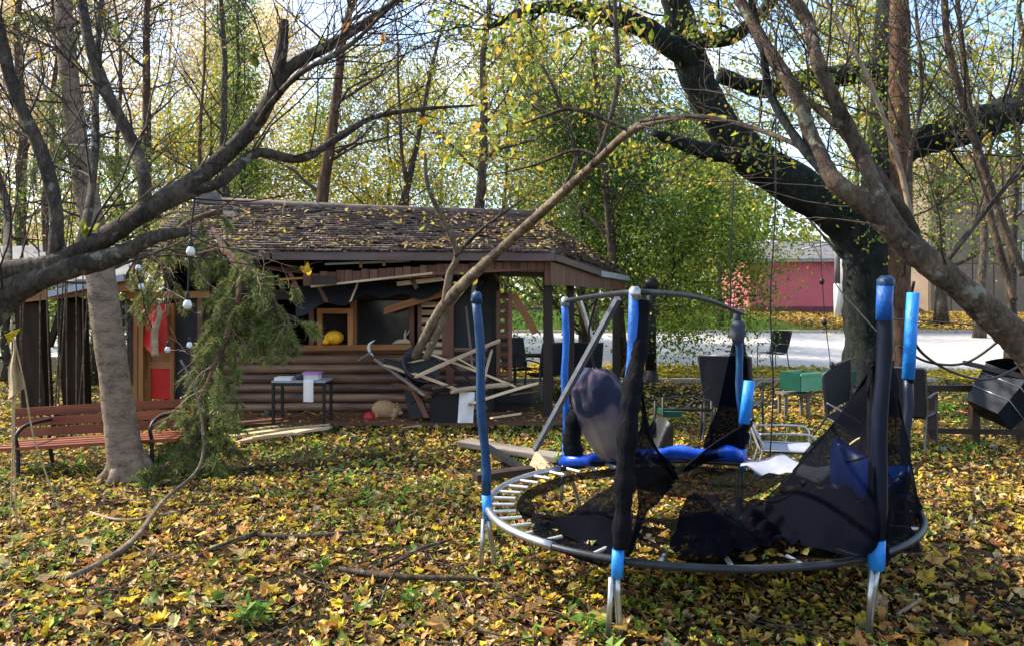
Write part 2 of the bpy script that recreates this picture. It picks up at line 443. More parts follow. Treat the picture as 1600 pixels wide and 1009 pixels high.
M['pink'] = surf('pink', (.70, .18, .23), (.58, .13, .17), .5, rough=.85, bump=.1, lo=.25, hi=.75)
M['pink_plinth'] = surf('pink_plinth', (.22, .07, .09), (.14, .045, .06), 1.5, rough=.9, bump=.1)
M['slate'] = surf('slate', (.19, .185, .19), (.10, .10, .105), 3, rough=.8, bump=.3, vary=.15)
M['cream'] = surf('cream', (.70, .52, .33), (.58, .42, .26), .8, rough=.9, bump=.1, vary=.08)
M['beige'] = surf('beige', (.25, .195, .145), (.19, .145, .108), .8, rough=.9, bump=.1, vary=.08)
M['rope'] = surf('rope', (.50, .38, .22), (.36, .26, .15), 30, rough=.9, bump=.3)
M['bulb'] = surf('bulb', (.75, .76, .76), (.6, .62, .62), 4, rough=.1, bump=0, spec=.8)
M['cloth_navy'] = surf('cloth_navy', (.045, .05, .10), (.03, .033, .07), 7, rough=.9, bump=.3)
M['cloth_mauve'] = surf('cloth_mauve', (.20, .14, .20), (.15, .105, .155), 5, rough=.9, bump=.3)
M['cloth_tan'] = surf('cloth_tan', (.26, .20, .15), (.17, .13, .11), 5, rough=.9, bump=.3)
def placeholder_mat():
    m, nt, p = new_mat('placeholder'); N = nt.nodes.new; L = nt.links.new
    tc = N('ShaderNodeTexCoord'); no = N('ShaderNodeTexNoise'); no.inputs['Scale'].default_value = 5.0; no.inputs['Detail'].default_value = 1; L(tc.outputs['Object'], no.inputs[0])
    sx = N('ShaderNodeSeparateXYZ'); L(tc.outputs['Object'], sx.inputs[0])
    ml = N('ShaderNodeMath'); ml.operation = 'MULTIPLY_ADD'; ml.inputs[1].default_value = 1.15; L(sx.outputs[2], ml.inputs[0]); L(no.outputs[0], ml.inputs[2])
    sb = N('ShaderNodeMath'); sb.operation = 'SUBTRACT'; sb.inputs[1].default_value = .35; L(ml.outputs[0], sb.inputs[0])
    rp = N('ShaderNodeValToRGB'); e = rp.color_ramp.elements
    e[0].position = .12; e[0].color = (.25, .20, .16, 1); e[1].position = 1.0; e[1].color = (.05, .055, .11, 1)
    for q, c in ((.36, (.15, .115, .11)), (.48, (.12, .085, .11)), (.56, (.03, .032, .055)), (.72, (.025, .03, .055)), (.82, (.13, .09, .125)), (.92, (.04, .042, .07))):
        x = e.new(q); x.color = (*c, 1)
    L(sb.outputs[0], rp.inputs[0]); L(rp.outputs[0], p.inputs['Base Color']); p.inputs['Roughness'].default_value = .95; p.inputs['Specular IOR Level'].default_value = .1
    n2 = N('ShaderNodeTexNoise'); n2.inputs['Scale'].default_value = 90; L(tc.outputs['Object'], n2.inputs[0]); b = N('ShaderNodeBump'); b.inputs['Strength'].default_value = .4; b.inputs['Distance'].default_value = .01
    L(n2.outputs[0], b.inputs['Height']); L(b.outputs[0], p.inputs['Normal']); return m
M['placeholder'] = placeholder_mat()
M['foam_grey'] = surf('foam_grey', (.055, .065, .085), (.03, .035, .05), 8, rough=.7, bump=.2)
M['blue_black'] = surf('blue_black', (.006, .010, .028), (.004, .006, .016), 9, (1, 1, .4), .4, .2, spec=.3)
M['autumn_piece'] = piece_leaf('autumn_piece', [(.50, .29, .10), (.60, .44, .05), (.42, .18, .06), (.62, .46, .08), (.52, .36, .20), (.58, .28, .06), (.16, .28, .05), (.58, .44, .22)], .3)
M['twig_leaf'] = piece_leaf('twig_leaf', [(.60, .26, .03), (.60, .44, .04), (.08, .25, .04), (.42, .40, .05), (.05, .18, .06), (.55, .34, .05)], .5)
M['plant_leaf'] = piece_leaf('plant_leaf', [(.12, .28, .04), (.20, .36, .05), (.08, .20, .05), (.26, .38, .05)], .4)

# ------------------------------------------------------------------ ground, road, kerb
def spaced(stops):
    out = []
    for (a, b, s) in stops:
        n = max(1, int(round((b - a) / s)))
        out += [a + (b - a) * i / n for i in range(n)]
    out.append(stops[-1][1]); return out
gx = spaced([(-240, -40, 20), (-40, -10, 3), (-10, 10, .25), (10, 40, 3), (40, 240, 20)])
gy = spaced([(-30, 2, 4), (2, 14, .25), (14, 18, .5), (18, 48, 1.5), (48, 300, 21)])
rng = random.Random(5)
mb = MB()
vs = []
for x in gx:
    for y in gy:
        b = 0
        if abs(x) <= 10 and 1.5 < y < 15:
            b = .022 * math.sin(x * 2.3 + y) * math.sin(y * 1.7 - x * .6) + rng.uniform(-.014, .014)
        vs.append((x, y, T(x, y) + b))
ny = len(gy)
mb.add(vs, [(i * ny + j, (i + 1) * ny + j, (i + 1) * ny + j + 1, i * ny + j + 1) for i in range(len(gx) - 1) for j in range(ny - 1)])
ground = mb.build('ground', M['soil'], smooth=True, at=(0, 0, 0))
tag(ground, 'brown earth under fallen leaves', None, kind='structure')

def road_near(x): return min(24.0, max(16.6, 19.6 - .16 * x))
mb = MB()
rx = [-120, -60, -30, -15, -8, -4, 0, 4, 8, 12, 20, 40, 80, 120]
for u in range(len(rx) - 1):
    for k in range(6):
        q = []
        for (x, kk) in ((rx[u], k), (rx[u + 1], k), (rx[u + 1], k + 1), (rx[u], k + 1)):
            y = road_near(x) + (33.2 - road_near(x)) * kk / 6
            q.append((x, y, T(x, y) + .012))
        mb.add(q, [(0, 1, 2, 3)])
road = mb.build('road', M['road'], at=(0, 20, 0)); tag(road, 'pale sunlit road beyond the yard', kind='structure')
kerb = thing('kerb', 'pale kerb stones edging the yellow verge', None, (0, 15.6, 0)); tag(kerb, kind='structure')
del_cat = kerb
x = -7.0; i = 0
while x < 9:
    plank('kerb_stone', (x, 15.6 + .01 * math.sin(i * 3), .035), (x + .97, 15.6 + .01 * math.sin(i * 5 + 1), .035), .14, .11, M['kerb'], kerb, seed=i)
    x += 1.0; i += 1
far = thing('road_edge', 'low kerb along the far side of the road', None, (0, 33.3, 0)); tag(far, kind='structure')
for i in range(26):
    x = -26 + i * 2.0
    plank('kerb_stone', (x, 33.3, T(0, 33.3) + .06), (x + 1.96, 33.3, T(0, 33.3) + .06), .2, .16, M['kerb'], far, seed=i)

# ------------------------------------------------------------------ leaf litter
nr = np.random.default_rng(11)
PAL_L = [(.50, .33, .07, 3), (.56, .31, .10, 3), (.62, .48, .24, 2), (.34, .15, .05, 2), (.20, .09, .035, 2), (.58, .43, .03, 4), (.10, .15, .03, 2.4), (.34, .36, .05, 2.4), (.07, .04, .02, 3)]
def scatter(N, x0, x1, y0, y1, fan=None):
    y = np.sqrt(nr.uniform(y0 * y0, y1 * y1, N)) if fan else nr.uniform(y0, y1, N)
    x = nr.uniform(-1, 1, N) * y * fan if fan else nr.uniform(x0, x1, N)
    return x, y
def patch(x, y):
    return np.sin(x * 1.1 + 1.3) * np.sin(y * .9 + .4) + .5 * np.sin(x * 2.7 - y * 1.9) + .3 * np.sin(x * 5.1 + y * 4.3)
def litter(name, N, args, s0, s1, tmpl, keep=None, tilt=24, up=.0, pal=PAL_L, parent=ground):
    x, y = scatter(N, *args)
    if keep is not None:
        k = keep(x, y); x = x[k]; y = y[k]
    N = len(x)
    t = np.array([T(0, v) for v in y])
    pos = np.stack([x, y, t + .012 + nr.uniform(0, .035, N) + up], 1)
    s = nr.uniform(s0, s1, N)
    me = leaf_mesh(name, pos, s, rand_rot(nr, N, tilt), pick(nr, N, pal), tmpl, nr.uniform(-.4, .9, N), .05)
    o = link(name, me, parent, None, M['litter']); tag(o, kind='stuff'); return o
def hut_free(x, y):
    return ~((x > -4.9) & (x < .2) & (y > 10.9) & (y < 14.8))
litter('leaf_litter', 2600, (0, 0, 2.6, 6.2, .95), .045, .10, T_MAPLE, lambda x, y: patch(x, y) > -.9 + .4 * nr.normal(size=len(x)), 30)
litter('leaf_litter', 30000, (0, 0, 2.6, 7.0, .95), .03, .08, T_OVAL, lambda x, y: patch(x * 1.3 + 2, y * 1.2) > -.7 + .5 * nr.normal(size=len(x)), 32)
litter('leaf_litter', 23000, (0, 0, 6.0, 11.5, .9), .045, .10, T_OVAL, lambda x, y: hut_free(x, y) & (patch(x, y) > -.85 + .5 * nr.normal(size=len(x))), 30)
litter('leaf_litter', 16000, (-12, 12, 10.5, 16.5, None), .06, .11, T_DIAM, hut_free)
PAL_B = [(.16, .08, .03, 3), (.09, .05, .022, 3), (.30, .18, .08, 2), (.06, .035, .018, 2)]
litter('leaf_litter', 18000, (0, 0, 2.6, 8.5, .95), .022, .06, T_OVAL, None, 28, -.008, PAL_B)
litter('leaf_litter', 9000, (0, 0, 2.6, 4.8, .95), .025, .06, T_OVAL, None, 30, -.006, PAL_B + PAL_L[:4])
PAL_G = [(.10, .22, .03, 3), (.20, .32, .04, 3), (.06, .14, .03, 2), (.32, .40, .05, 1)]
o = litter('ground_cover', 22000, (0, 0, 2.8, 10.5, .92), .03, .075, T_OVAL, lambda x, y: hut_free(x, y) & (patch(x * 1.6 + 5, y * 1.5 + 2) > .55 + .2 * nr.normal(size=len(x))), 35, .02, PAL_G)
PAL_V = [(.62, .48, .04, 5), (.42, .27, .06, 2), (.24, .28, .05, 2), (.34, .19, .06, 1)]
litter('leaf_litter', 14000, (-5, 12, 15.7, 19.5, None), .08, .16, T_DIAM, lambda x, y: y < np.array([road_near(a) for a in x]) + .25 * np.abs(nr.normal(size=len(x))), 30, 0, PAL_V)
PAL_F = [(.46, .30, .06, 3), (.42, .22, .06, 2), (.30, .30, .06, 1)]
litter('leaf_litter', 9000, (13, 34, 33.6, 47, None), .12, .24, T_DIAM, None, 30, .02, PAL_F)

# the leaves nearest the camera, one object each
leaf_protos = []
for i in range(8):
    tv, tf = (T_MAPLE if i < 3 else T_OVAL)
    q = tv.copy(); r2 = q[:, 0] ** 2 + q[:, 1] ** 2
    q[:, 2] += (.5 + .25 * i) * r2 * (1 if i % 2 else -.5) + .12 * np.sin(q[:, 0] * 9 + i) * .5
    q += np.random.default_rng(i).normal(size=q.shape) * np.array([.045, .045, .06]); q[:, 2] += (.15 + .12 * i) * np.abs(q[:, 0])
    q[:, 0] *= .85 + .2 * math.sin(i * 2.1)
    me = bpy.data.meshes.new('leaf'); me.from_pydata([tuple(v) for v in q], [], tf); me.materials.append(M['autumn_piece']); me.update()
    leaf_protos.append(me)
rng = random.Random(21)
for i in range(290):
    y = 3.05 + 2.6 * rng.random() ** 1.5
    x = rng.uniform(-.78, .78) * y
    o = link('leaf', leaf_protos[rng.randrange(8)], ground, (x, y, .045 + rng.random() * .03))
    o.rotation_euler = (rng.gauss(0, .35), rng.gauss(0, .35), rng.uniform(0, 6.28))
    s = rng.uniform(.06, .135); o.scale = (s, s, s)

litter('road_leaves', 900, (-4, 16, 17, 33, None), .10, .2, T_DIAM, lambda x, y: (y < np.array([road_near(a) for a in x]) + 2.2 * nr.random(len(x)) ** 2) | (y > 32.2), 15, .015, PAL_V)
rg_ = random.Random(91); m = MB()
for i in range(520):
    y = 3.4 + 7.0 * rg_.random(); x = rg_.uniform(-.8, .8) * y
    if not hut_free(np.array([x]), np.array([y]))[0]: continue
    a = rg_.uniform(0, 6.28); L_ = rg_.uniform(.06, .28); z = rg_.uniform(.035, .06)
    p = [Vector((x + math.cos(a) * L_ * t + rg_.gauss(0, .012), y + math.sin(a) * L_ * t + rg_.gauss(0, .012), z + rg_.uniform(-.012, .03))) for t in (-1, -.3, .3, 1)]
    m.tube(p, [.005, .0045, .004, .002], 4, False)
tag(m.build('twig_litter', M['branch_brown'], ground, True), kind='stuff')
# grass
N = 60000
gxp = nr.uniform(-1, 1, N); gyp = np.sqrt(nr.uniform(3.2 ** 2, 17 ** 2, N)); gxp = gxp * gyp * .85
k = ((patch(gxp * .8 + 3, gyp * .8 + 1) > .25 + .35 * nr.normal(size=N)) | ((gyp > 7.8) & (gyp < 11) & (gxp > -2.6) & (nr.random(N) < .6))) & hut_free(gxp, gyp) & ((gyp > 5) | (nr.random(N) < .4))
gxp = gxp[k]; gyp = gyp[k]; N = len(gxp)
D = nr.normal(size=(N, 3)) * .55; D[:, 2] = np.abs(D[:, 2]) + .6
tg = np.array([T(0, v) for v in gyp])
me = leaf_mesh('grass', np.stack([gxp, gyp, tg - .005], 1), np.stack([nr.uniform(.10, .2, N), nr.uniform(.04, .13, N), np.ones(N)], 1), dir_rot(nr, D), pick(nr, N, [(.10, .17, .03, 3), (.17, .22, .04, 2), (.26, .26, .06, 1)]), T_NEED)
tag(link('grass', me, None, (0, 0, 0), M['litter']), 'short green grass between the fallen leaves', 'grass', kind='stuff')
N = 16000
gxp = nr.uniform(-4, 14, N); gyp = nr.uniform(33.6, 44, N); D = nr.normal(size=(N, 3)) * .5; D[:, 2] = np.abs(D[:, 2]) + .7
tg = np.array([T(0, v) for v in gyp])
me = leaf_mesh('grass', np.stack([gxp, gyp, tg], 1), np.stack([nr.uniform(.5, 1.0, N), nr.uniform(.12, .3, N), np.ones(N)], 1), dir_rot(nr, D), pick(nr, N, [(.10, .20, .03, 3), (.16, .24, .04, 2)]), T_NEED)
tag(link('verge_grass', me, None, (0, 0, 0), M['litter']), 'green grass bank beyond the road', 'grass', kind='stuff')

# ------------------------------------------------------------------ buildings beyond
def window(b, x, y, z, w, h, frame='white'):
    wd = thing('window', None, None, (x, y, z)); wd.parent = b; wd.location = Vector((x, y, z)) - off(b)
    OFF[wd.name] = Vector((x, y, z))
    MB().box((x, y + .02, z), (w, .03, h)).build('pane', M['glass_dark'], wd)
    m = MB(); t = .09
    for s in (-1, 1):
        m.box((x + s * (w / 2 + t / 2), y - .02, z), (t, .1, h + 2 * t)); m.box((x, y - .021, z + s * (h / 2 + t / 2)), (w, .1, t))
    m.box((x + w * .12, y - .015, z), (t * .8, .08, h))
    m.build('frame', M[frame], wd)
    MB().box((x, y - .08, z - h / 2 - t - .03), (w + .3, .24, .05)).build('sill', M[frame], wd)
    return wd
# pink house
b = thing('pink_house', 'pink rendered house with grey roof beyond the road', 'house', (15, 46, 1.07))
x0, x1 = W(1172, 0, 45).x, W(1345, 0, 45).x
m = MB(); m.box(((x0 + x1) / 2, 48.5, 2.75), (x1 - x0, 7, 3.3)); m.build('wall', M['pink'], b)
m = MB(); m.box(((x0 + x1) / 2, 48.5, 1.22), (x1 - x0 + .1, 7.1, .55)); m.build('plinth', M['pink_plinth'], b)
m = MB(); e = .5
m.add([(x0 - e, 44.5, 4.25), (x1 + e, 44.5, 4.25), (x1 + e, 48.5, 5.6), (x0 - e, 48.5, 5.6), (x0 - e, 52.5, 4.25), (x1 + e, 52.5, 4.25), (x0 - e, 44.5, 4.37), (x1 + e, 44.5, 4.37), (x1 + e, 48.5, 5.72), (x0 - e, 48.5, 5.72), (x0 - e, 52.5, 4.37), (x1 + e, 52.5, 4.37)],
      [(0, 1, 2, 3), (3, 2, 5, 4), (6, 9, 8, 7), (9, 10, 11, 8), (0, 6, 7, 1), (4, 5, 11, 10), (0, 3, 9, 6), (3, 4, 10, 9), (1, 7, 8, 2), (2, 8, 11, 5)])
rf = m.build('roof', M['slate'], b)
for i in range(8):
    z = 4.41 + .165 * i; y = 44.5 + 4 * (i / 8.2)
    plank('roof_sheet', (x0 - e, y + .25, z + .03), (x1 + e, y + .25, z + .03), .56, .03, M['slate'], rf, roll=math.atan2(1.35, 4), seed=i)
MB().tube([Vector((x1 - .25, 44.9, 1.2)), Vector((x1 - .25, 44.9, 4.2))], .06, 8).build('downpipe', M['eave_pale'], b, True)
MB().beam((x0 - .5, 44.42, 4.24), (x1 + .5, 44.42, 4.24), .14, .12).build('gutter', M['eave_pale'], b)
# beige block on the right
b = thing('beige_building', 'beige panel building at the right edge beyond the road', 'building', (W(1560, 0, 47).x, 47, 1.07))
bx0, bx1 = W(1452, 0, 46).x, W(1452, 0, 46).x + 16
MB().box(((bx0 + bx1) / 2, 50.1, 6.0), (bx1 - bx0, 8, 10)).build('wall', M['beige'], b)
for i in range(12):
    x = bx0 + .05 + i * 1.33
    for k in range(3):
        MB().box((x + .65, 46.05, 2.6 + k * 3.1), (1.27, .09, 3.03)).build('panel', M['beige'], b)
for (px, py) in ((1592, 400), (1700, 400), (1592, 310), (1700, 310)):
    p = W(px, py, 46); window(b, p.x, 45.95, p.z, 1.5, 1.7)
# utility pole with white base
u = thing('utility_pole', 'grey utility pole with white painted base by the pink wall', 'pole', G(1308, 497, .95) if False else (W(1308, 0, 41).x, 41, T(0, 41)))
p = Vector(u.location)
MB().tube([p, p + Vector((0, 0, 1.9))], .17, 10).build('white_base', M['white'], u, True)
MB().tube([p + Vector((0, 0, 1.9)), p + Vector((.02, 0, 4.6))], [.16, .13], 10).build('pole', M['slate'], u, True)
MB().tube([p + Vector((.35, .1, 0)), p + Vector((.32, .1, 4.1))], [.10, .08], 8).build('brace', M['white'], u, True)
MB().tube([p + Vector((-2.2, 0, 3.75)), p + Vector((-.6, 0, 4.1)), p + Vector((.4, 0, 4.0))], .05, 6).build('arm', M['eave_pale'], u, True)

# ------------------------------------------------------------------ hut
FW = 10.9        # depth of the front wall
EY = 10.0        # depth of the front eave
hut = thing('wooden_hut', 'wrecked brown log hut with leaf-strewn shingle roof and torn-open front', 'hut', (-2.3, FW, 0))
def X(px, d): return (px - 800) / FOC * d
eL, eR = Vector((X(205, EY), EY, 2.30)), Vector((X(866, EY), EY, 2.28))
rL, rR = Vector((X(308, 12.6), 12.6, 3.30)), Vector((X(838, 12.6), 12.6, 3.06))
bR = Vector((X(980, 15.2), 15.2, 2.17)); bL = Vector((rL.x, 15.2, 2.3))
nrm = (0, 0, .06)
m = MB(); up = Vector((0, 0, .07))
P = [eL, eR, rR, rL, bR, bL]
m.add(P + [p + up for p in P], [(0, 3, 2, 1), (1, 2, 4), (3, 5, 4, 2), (6, 7, 8, 9), (7, 10, 8), (9, 8, 10, 11), (0, 1, 7, 6), (1, 4, 10, 7), (4, 5, 11, 10), (5, 3, 9, 11), (3, 0, 6, 9)])
roof = m.build('roof', M['shingle'], hut)
# shingles: too small to pick apart, one part
rng = random.Random(3); m = MB()
def quadpt(a, b, c, d, u, v): return (a.lerp(b, u)).lerp(d.lerp(c, u), v)
def shingle_plane(a, b, c, d, rows, cols):
    n = (b - a).cross(d - a).normalized()
    if n.z < 0: n = -n
    for r in range(rows):
        wd = quadpt(a, b, c, d, 0, r / rows) - quadpt(a, b, c, d, 1, r / rows)
        nc = max(2, int(cols * wd.length / (b - a).length))
        for k in range(nc):
            if rng.random() < .03: continue
            o = .5 * (r % 2) / nc
            u0, u1 = max(0, k / nc + o - .5 / nc), min(1, (k + .93) / nc + o - .5 / nc)
            if u1 <= u0: continue
            v0, v1 = r / rows - .3 / rows, (r + 1.05) / rows
            h = .085 + .02 + rng.uniform(0, .02); l = rng.uniform(0, .03) if rng.random() < .15 else 0
            q = [quadpt(a, b, c, d, u0, v0) + n * (h + l), quadpt(a, b, c, d, u1, v0) + n * (h + l * .4), quadpt(a, b, c, d, u1, min(1, v1)) + n * .075, quadpt(a, b, c, d, u0, min(1, v1)) + n * .075]
            q2 = [quadpt(a, b, c, d, u0, v0) + n * (h + l - .022), quadpt(a, b, c, d, u1, v0) + n * (h + l * .4 - .022)]
            m.add(q + q2, [(0, 1, 2, 3), (4, 5, 1, 0)])
shingle_plane(eL, eR, rR, rL, 21, 46)
shingle_plane(eR, bR, rR.lerp(bR, .0), rR, 21, 44)
sh = m.build('shingles', M['shingle'], roof); tag(sh, 'small brown roof shingles', kind='stuff')
MB().tube([rL + Vector((0, 0, .12)), rL.lerp(rR, .5) + Vector((0, 0, .10)), rR + Vector((0, 0, .12))], .06, 8).build('ridge_cap', M['shingle'], roof, True)
# leaves lying on the roof
nr = np.random.default_rng(31)
def on_quad(N, a, b, c, d, hh, bias=1.0):
    u = nr.random(N); v = nr.random(N) ** bias
    A, B, C, D_ = (np.array(p) for p in (a, b, c, d))
    p0 = A + (B - A) * u[:, None]; p1 = D_ + (C - D_) * u[:, None]
    q = p0 + (p1 - p0) * v[:, None]; q[:, 2] += hh + nr.uniform(0, .03, N); return q
rp = np.concatenate([on_quad(1700, eL, eR, rR, rL, .12, 1.5), on_quad(900, eR, bR, rR, rR, .12)])
rp = rp[(patch(rp[:, 0] * 1.5, rp[:, 1] * 2) > -.1 + .5 * nr.normal(size=len(rp)))]
N = len(rp)
me = leaf_mesh('roof_leaves', rp, nr.uniform(.04, .10, N), rand_rot(nr, N, 25), pick(nr, N, [(.50, .40, .10, 2), (.45, .33, .20, 2), (.32, .18, .07, 2), (.52, .42, .05, 1), (.55, .46, .32, 1)]), T_OVAL)
for v in me.vertices: v.co -= off(roof)
tag(link('roof_leaves', me, roof, None, M['litter']), 'yellow leaves lying on the roof', kind='stuff')
# gutter / eave boards
def eb(a, b, w, h, mat, name, dz=0, par=roof):
    return plank(name, a + Vector((0, 0, dz)), b + Vector((0, 0, dz)), w, h, mat, par)
eb(eL + Vector((0, -.02, 0)), eL.lerp(eR, .33) + Vector((0, -.02, 0)), .05, .10, M['eave'], 'eave_board')
eb(eL.lerp(eR, .335) + Vector((0, -.02, 0)), eR + Vector((0, -.02, 0)), .05, .10, M['eave'], 'eave_board')
sd = eR.lerp(bR, .5) + Vector((.03, 0, -.06))
eb(eR, sd, .05, .09, M['eave'], 'eave_board'); eb(sd, bR + Vector((.02, 0, 0)), .06, .10, M['eave_pale'], 'eave_board')
# lifted dark sheets of felt at the ridge on the left
def felt(pts, dz, name='torn_felt'):
    q = [Vector(p) for p in pts]
    m = MB(); m.add(q + [p + Vector((0, .01, .02)) for p in q], [(0, 1, 2, 3), (7, 6, 5, 4), (0, 4, 5, 1), (1, 5, 6, 2), (2, 6, 7, 3), (3, 7, 4, 0)]); m.build(name, M['tarp'], roof)
felt([W(305, 318, 12.4), W(352, 322, 12.4), W(340, 302, 12.5), W(310, 300, 12.5)], 0)
felt([W(322, 345, 11.6), W(385, 352, 11.5), W(368, 332, 11.9), W(330, 330, 11.9)], 0)
felt([W(350, 352, 11.4), W(385, 372, 11.2), W(402, 368, 11.2), W(372, 345, 11.5)], 0)

# ceiling, back and side walls, floor
m = MB(); m.box((-2.7, 14.8, 1.2), (4.9, .1, 2.3)); m.build('back_wall', M['shade_in'], hut)
m = MB(); m.box((-.33, 12.9, 1.2), (.1, 3.7, 2.3)); m.build('side_wall', M['shade_in'], hut)
m = MB(); m.box((-5.15, 12.9, 1.2), (.1, 3.7, 2.3)); m.build('side_wall', M['shade_in'], hut)
m = MB(); m.add([(-5.2, 10.2, 2.29), (.55, 10.2, 2.27), (.9, 15.1, 2.27), (-5.2, 15.1, 2.27), (-5.2, 10.2, 2.26), (.55, 10.2, 2.24), (.9, 15.1, 2.24), (-5.2, 15.1, 2.24)], [(0, 1, 2, 3), (4, 7, 6, 5), (0, 4, 5, 1)]); m.build('ceiling', M['shade_in'], hut)
fl = MB().box((-2.3, 12.6, .03), (5.8, 4.6, .06)).build('floor', M['wood_dark'], hut)
for i in range(11):
    plank('deck_board', (-4.9, 10.35 + i * .095 - .5, .055), (.75, 10.35 + i * .095 - .5, .055), .088, .03, M['wood_brown'], fl, seed=i, broken=.05)
dp = np.stack([nr.uniform(-4.8, .7, 420), nr.uniform(9.85, 10.85, 420), np.full(420, .085)], 1)
me = leaf_mesh('deck_leaves', dp - np.array(off(fl)), nr.uniform(.04, .09, 420), rand_rot(nr, 420, 22), pick(nr, 420, PAL_L), T_OVAL, None, .05)
tag(link('deck_leaves', me, fl, None, M['litter']), 'fallen leaves on the deck boards', kind='stuff')
# log courses
wl = thing('log_wall', None, None, (-2.3, FW, 0)); wl.parent = hut; wl.location = Vector((-2.3, FW, 0)) - off(hut)
lx0, lx1 = X(300, FW), X(762, FW)
for i in range(7):
    z = .135 + .142 * i
    m = MB(); n = 9
    m.tube([(lx0 + (lx1 - lx0) * j / n, FW + .006 * math.sin(j * 1.7 + i), z + .004 * math.sin(j * 2.1 + i * 2)) for j in range(n + 1)], [.072 + .005 * math.sin(i * 3.1) + .003 * math.sin(j * 1.9 + i) for j in range(n + 1)], 12)
    m.build('log', M['log'], wl, True, at=((lx0 + lx1) / 2, FW, z))
# posts, sill, frames
def post(px0, px1, py0, py1, d, mat, name='post', t=.1, par=hut):
    a, b_ = W((px0 + px1) / 2, py1, d), W((px0 + px1) / 2, py0, d)
    return plank(name, a, b_, (px1 - px0) / FOC * d, t, mat, par, up=(0, 1, 0), roll=math.pi / 2 * 0)
plank('window_sill', W(478, 543, FW - .06), W(645, 541, FW - .06), .22, .075, M['wood_orange'], hut)
post(697, 709, 470, 660, FW - .1, M['wood_brown']); post(640, 648, 465, 540, FW - .02, M['wood_brown'])
post(548, 557, 462, 540, FW - .02, M['wood_orange']); post(318, 330, 420, 655, FW - .1, M['wood_dark'])
post(484, 492, 470, 540, FW - .02, M['wood_brown'])
plank('lintel', W(330, 462, FW), W(770, 462, FW), .1, .12, M['wood_dark'], hut)
MB().box((X(735, FW), FW - .02, 1.15), (.66, .08, 2.2)).build('wall_or_gap_panel', M['black_panel'], hut)
# dark panes
def pane(px0, px1, py0, py1, d, mat='glass_dark', par=hut, name='window_fill'):
    a, b_ = W(px0, py0, d), W(px1, py1, d)
    return MB().box((a + b_) / 2, (b_.x - a.x, .015, a.z - b_.z)).build(name, M[mat], par)
pane(558, 639, 470, 537, FW + .05)
# small framed window with the pumpkin behind its sill
wf = thing('small_window', None, None, W(524, 540, FW)); wf.parent = hut; wf.location = W(524, 540, FW) - off(hut)
for (a, b_) in (((500, 543), (500, 484)), ((548, 543), (548, 484))):
    plank('frame', W(a[0], a[1], FW - .14), W(b_[0], b_[1], FW - .14), .075, .06, M['wood_orange'], wf, up=(0, 1, 0))
plank('frame', W(496, 486, FW - .142), W(552, 486, FW - .142), .06, .075, M['wood_orange'], wf)
pane(503, 545, 490, 538, FW + .12, 'shade_in', wf)  # matte dark sheet in place of the shaded interior
# louvred shutter
def louvre(px0, px1, py0, py1, d, n, mat_f, mat_s, slat_t=.03):
    sh = thing('shutter', None, None, W((px0 + px1) / 2, py1, d)); sh.parent = hut; sh.location = W((px0 + px1) / 2, py1, d) - off(hut)
    plank('stile', W(px0, py1, d), W(px0, py0, d), .06, .05, mat_f, sh, up=(0, 1, 0)); plank('stile', W(px1, py1, d), W(px1, py0, d), .06, .05, mat_f, sh, up=(0, 1, 0))
    for i in range(n):
        py = py0 + (py1 - py0) * (i + .5) / n
        plank('slat', W(px0 + 3, py, d - .01), W(px1 - 3, py, d - .01), .09, slat_t, mat_s, sh, roll=.6, seed=i)
    return sh
louvre(656, 694, 470, 556, FW - .12, 7, M['wood_brown'], M['wood_pale'])
louvre(779, 797, 455, 592, FW - .3, 9, M['wood_brown'], M['wood_brown'], .04)
# torn fascia of upright boards, one object each
rng = random.Random(8)
fx = [480 + 13.0 * i for i in range(30)]
for i, px in enumerate(fx):
    if i in (4, 5): pass
    t = i / 29
    top = 427 - 23 * t + rng.uniform(-1.5, 1.5)
    low = 447 - 22 * min(1, t * 1.25) if px < 850 else 446
    if px >= 848: top, low = 405, 446
    plank('fascia_board', W(px, low, EY + .12), W(px, top, EY + .12), 12.2 / FOC * EY, .022, M['wood_brown'], hut, up=(0, 1, 0), seed=i)
plank('fascia_trim', W(486, 448, EY + .09), W(676, 427, EY + .09), .03, .03, M['wood_pale'], hut)
plank('fascia_trim', W(676, 428, EY + .09), W(850, 420, EY + .09), .03, .03, M['wood_brown'], hut)
MB().box(W(506, 438, EY + .03), (.34, .02, .12)).build('torn_panel', M['wood_dark'], hut)
plank('loose_board', W(438, 437, EY + .25), W(484, 434, EY + .2), .05, .03, M['wood_orange'], hut)
for px, py in ((478, 410), (564, 412), (600, 409)):
    plank('bracket', W(px, py - 9, EY + .16), W(px, py + 7, EY + .16), .04, .02, M['wood_orange'], hut, up=(0, 1, 0))
plank('rail', W(508, 413, EY + .17), W(640, 408, EY + .17), .03, .03, M['eave_pale'], hut)
# side fascia boards under the right eave
for i in range(22):
    t0, t1 = i / 22, (i + .94) / 22
    a = eR.lerp(bR, (t0 + t1) / 2) + Vector((-.05, .02, -.06)); h = .30 - .12 * (i / 22)
    plank('side_board', a + Vector((0, 0, -h)), a, (t1 - t0) * (bR - eR).length, .022, M['wood_brown'], hut, up=(.94, -.33, 0), seed=i)
# porch posts
for p, w in ((W(856, 440, EY + .5), .13), (Vector((2.1, 14.9, 2.1)), .14), (Vector((.95, 12.0, 2.1)), .12)):
    plank('porch_post', (p.x, p.y, .02), (p.x, p.y, 2.2), w, w, M['wood_dark'], hut, up=(0, 1, 0))
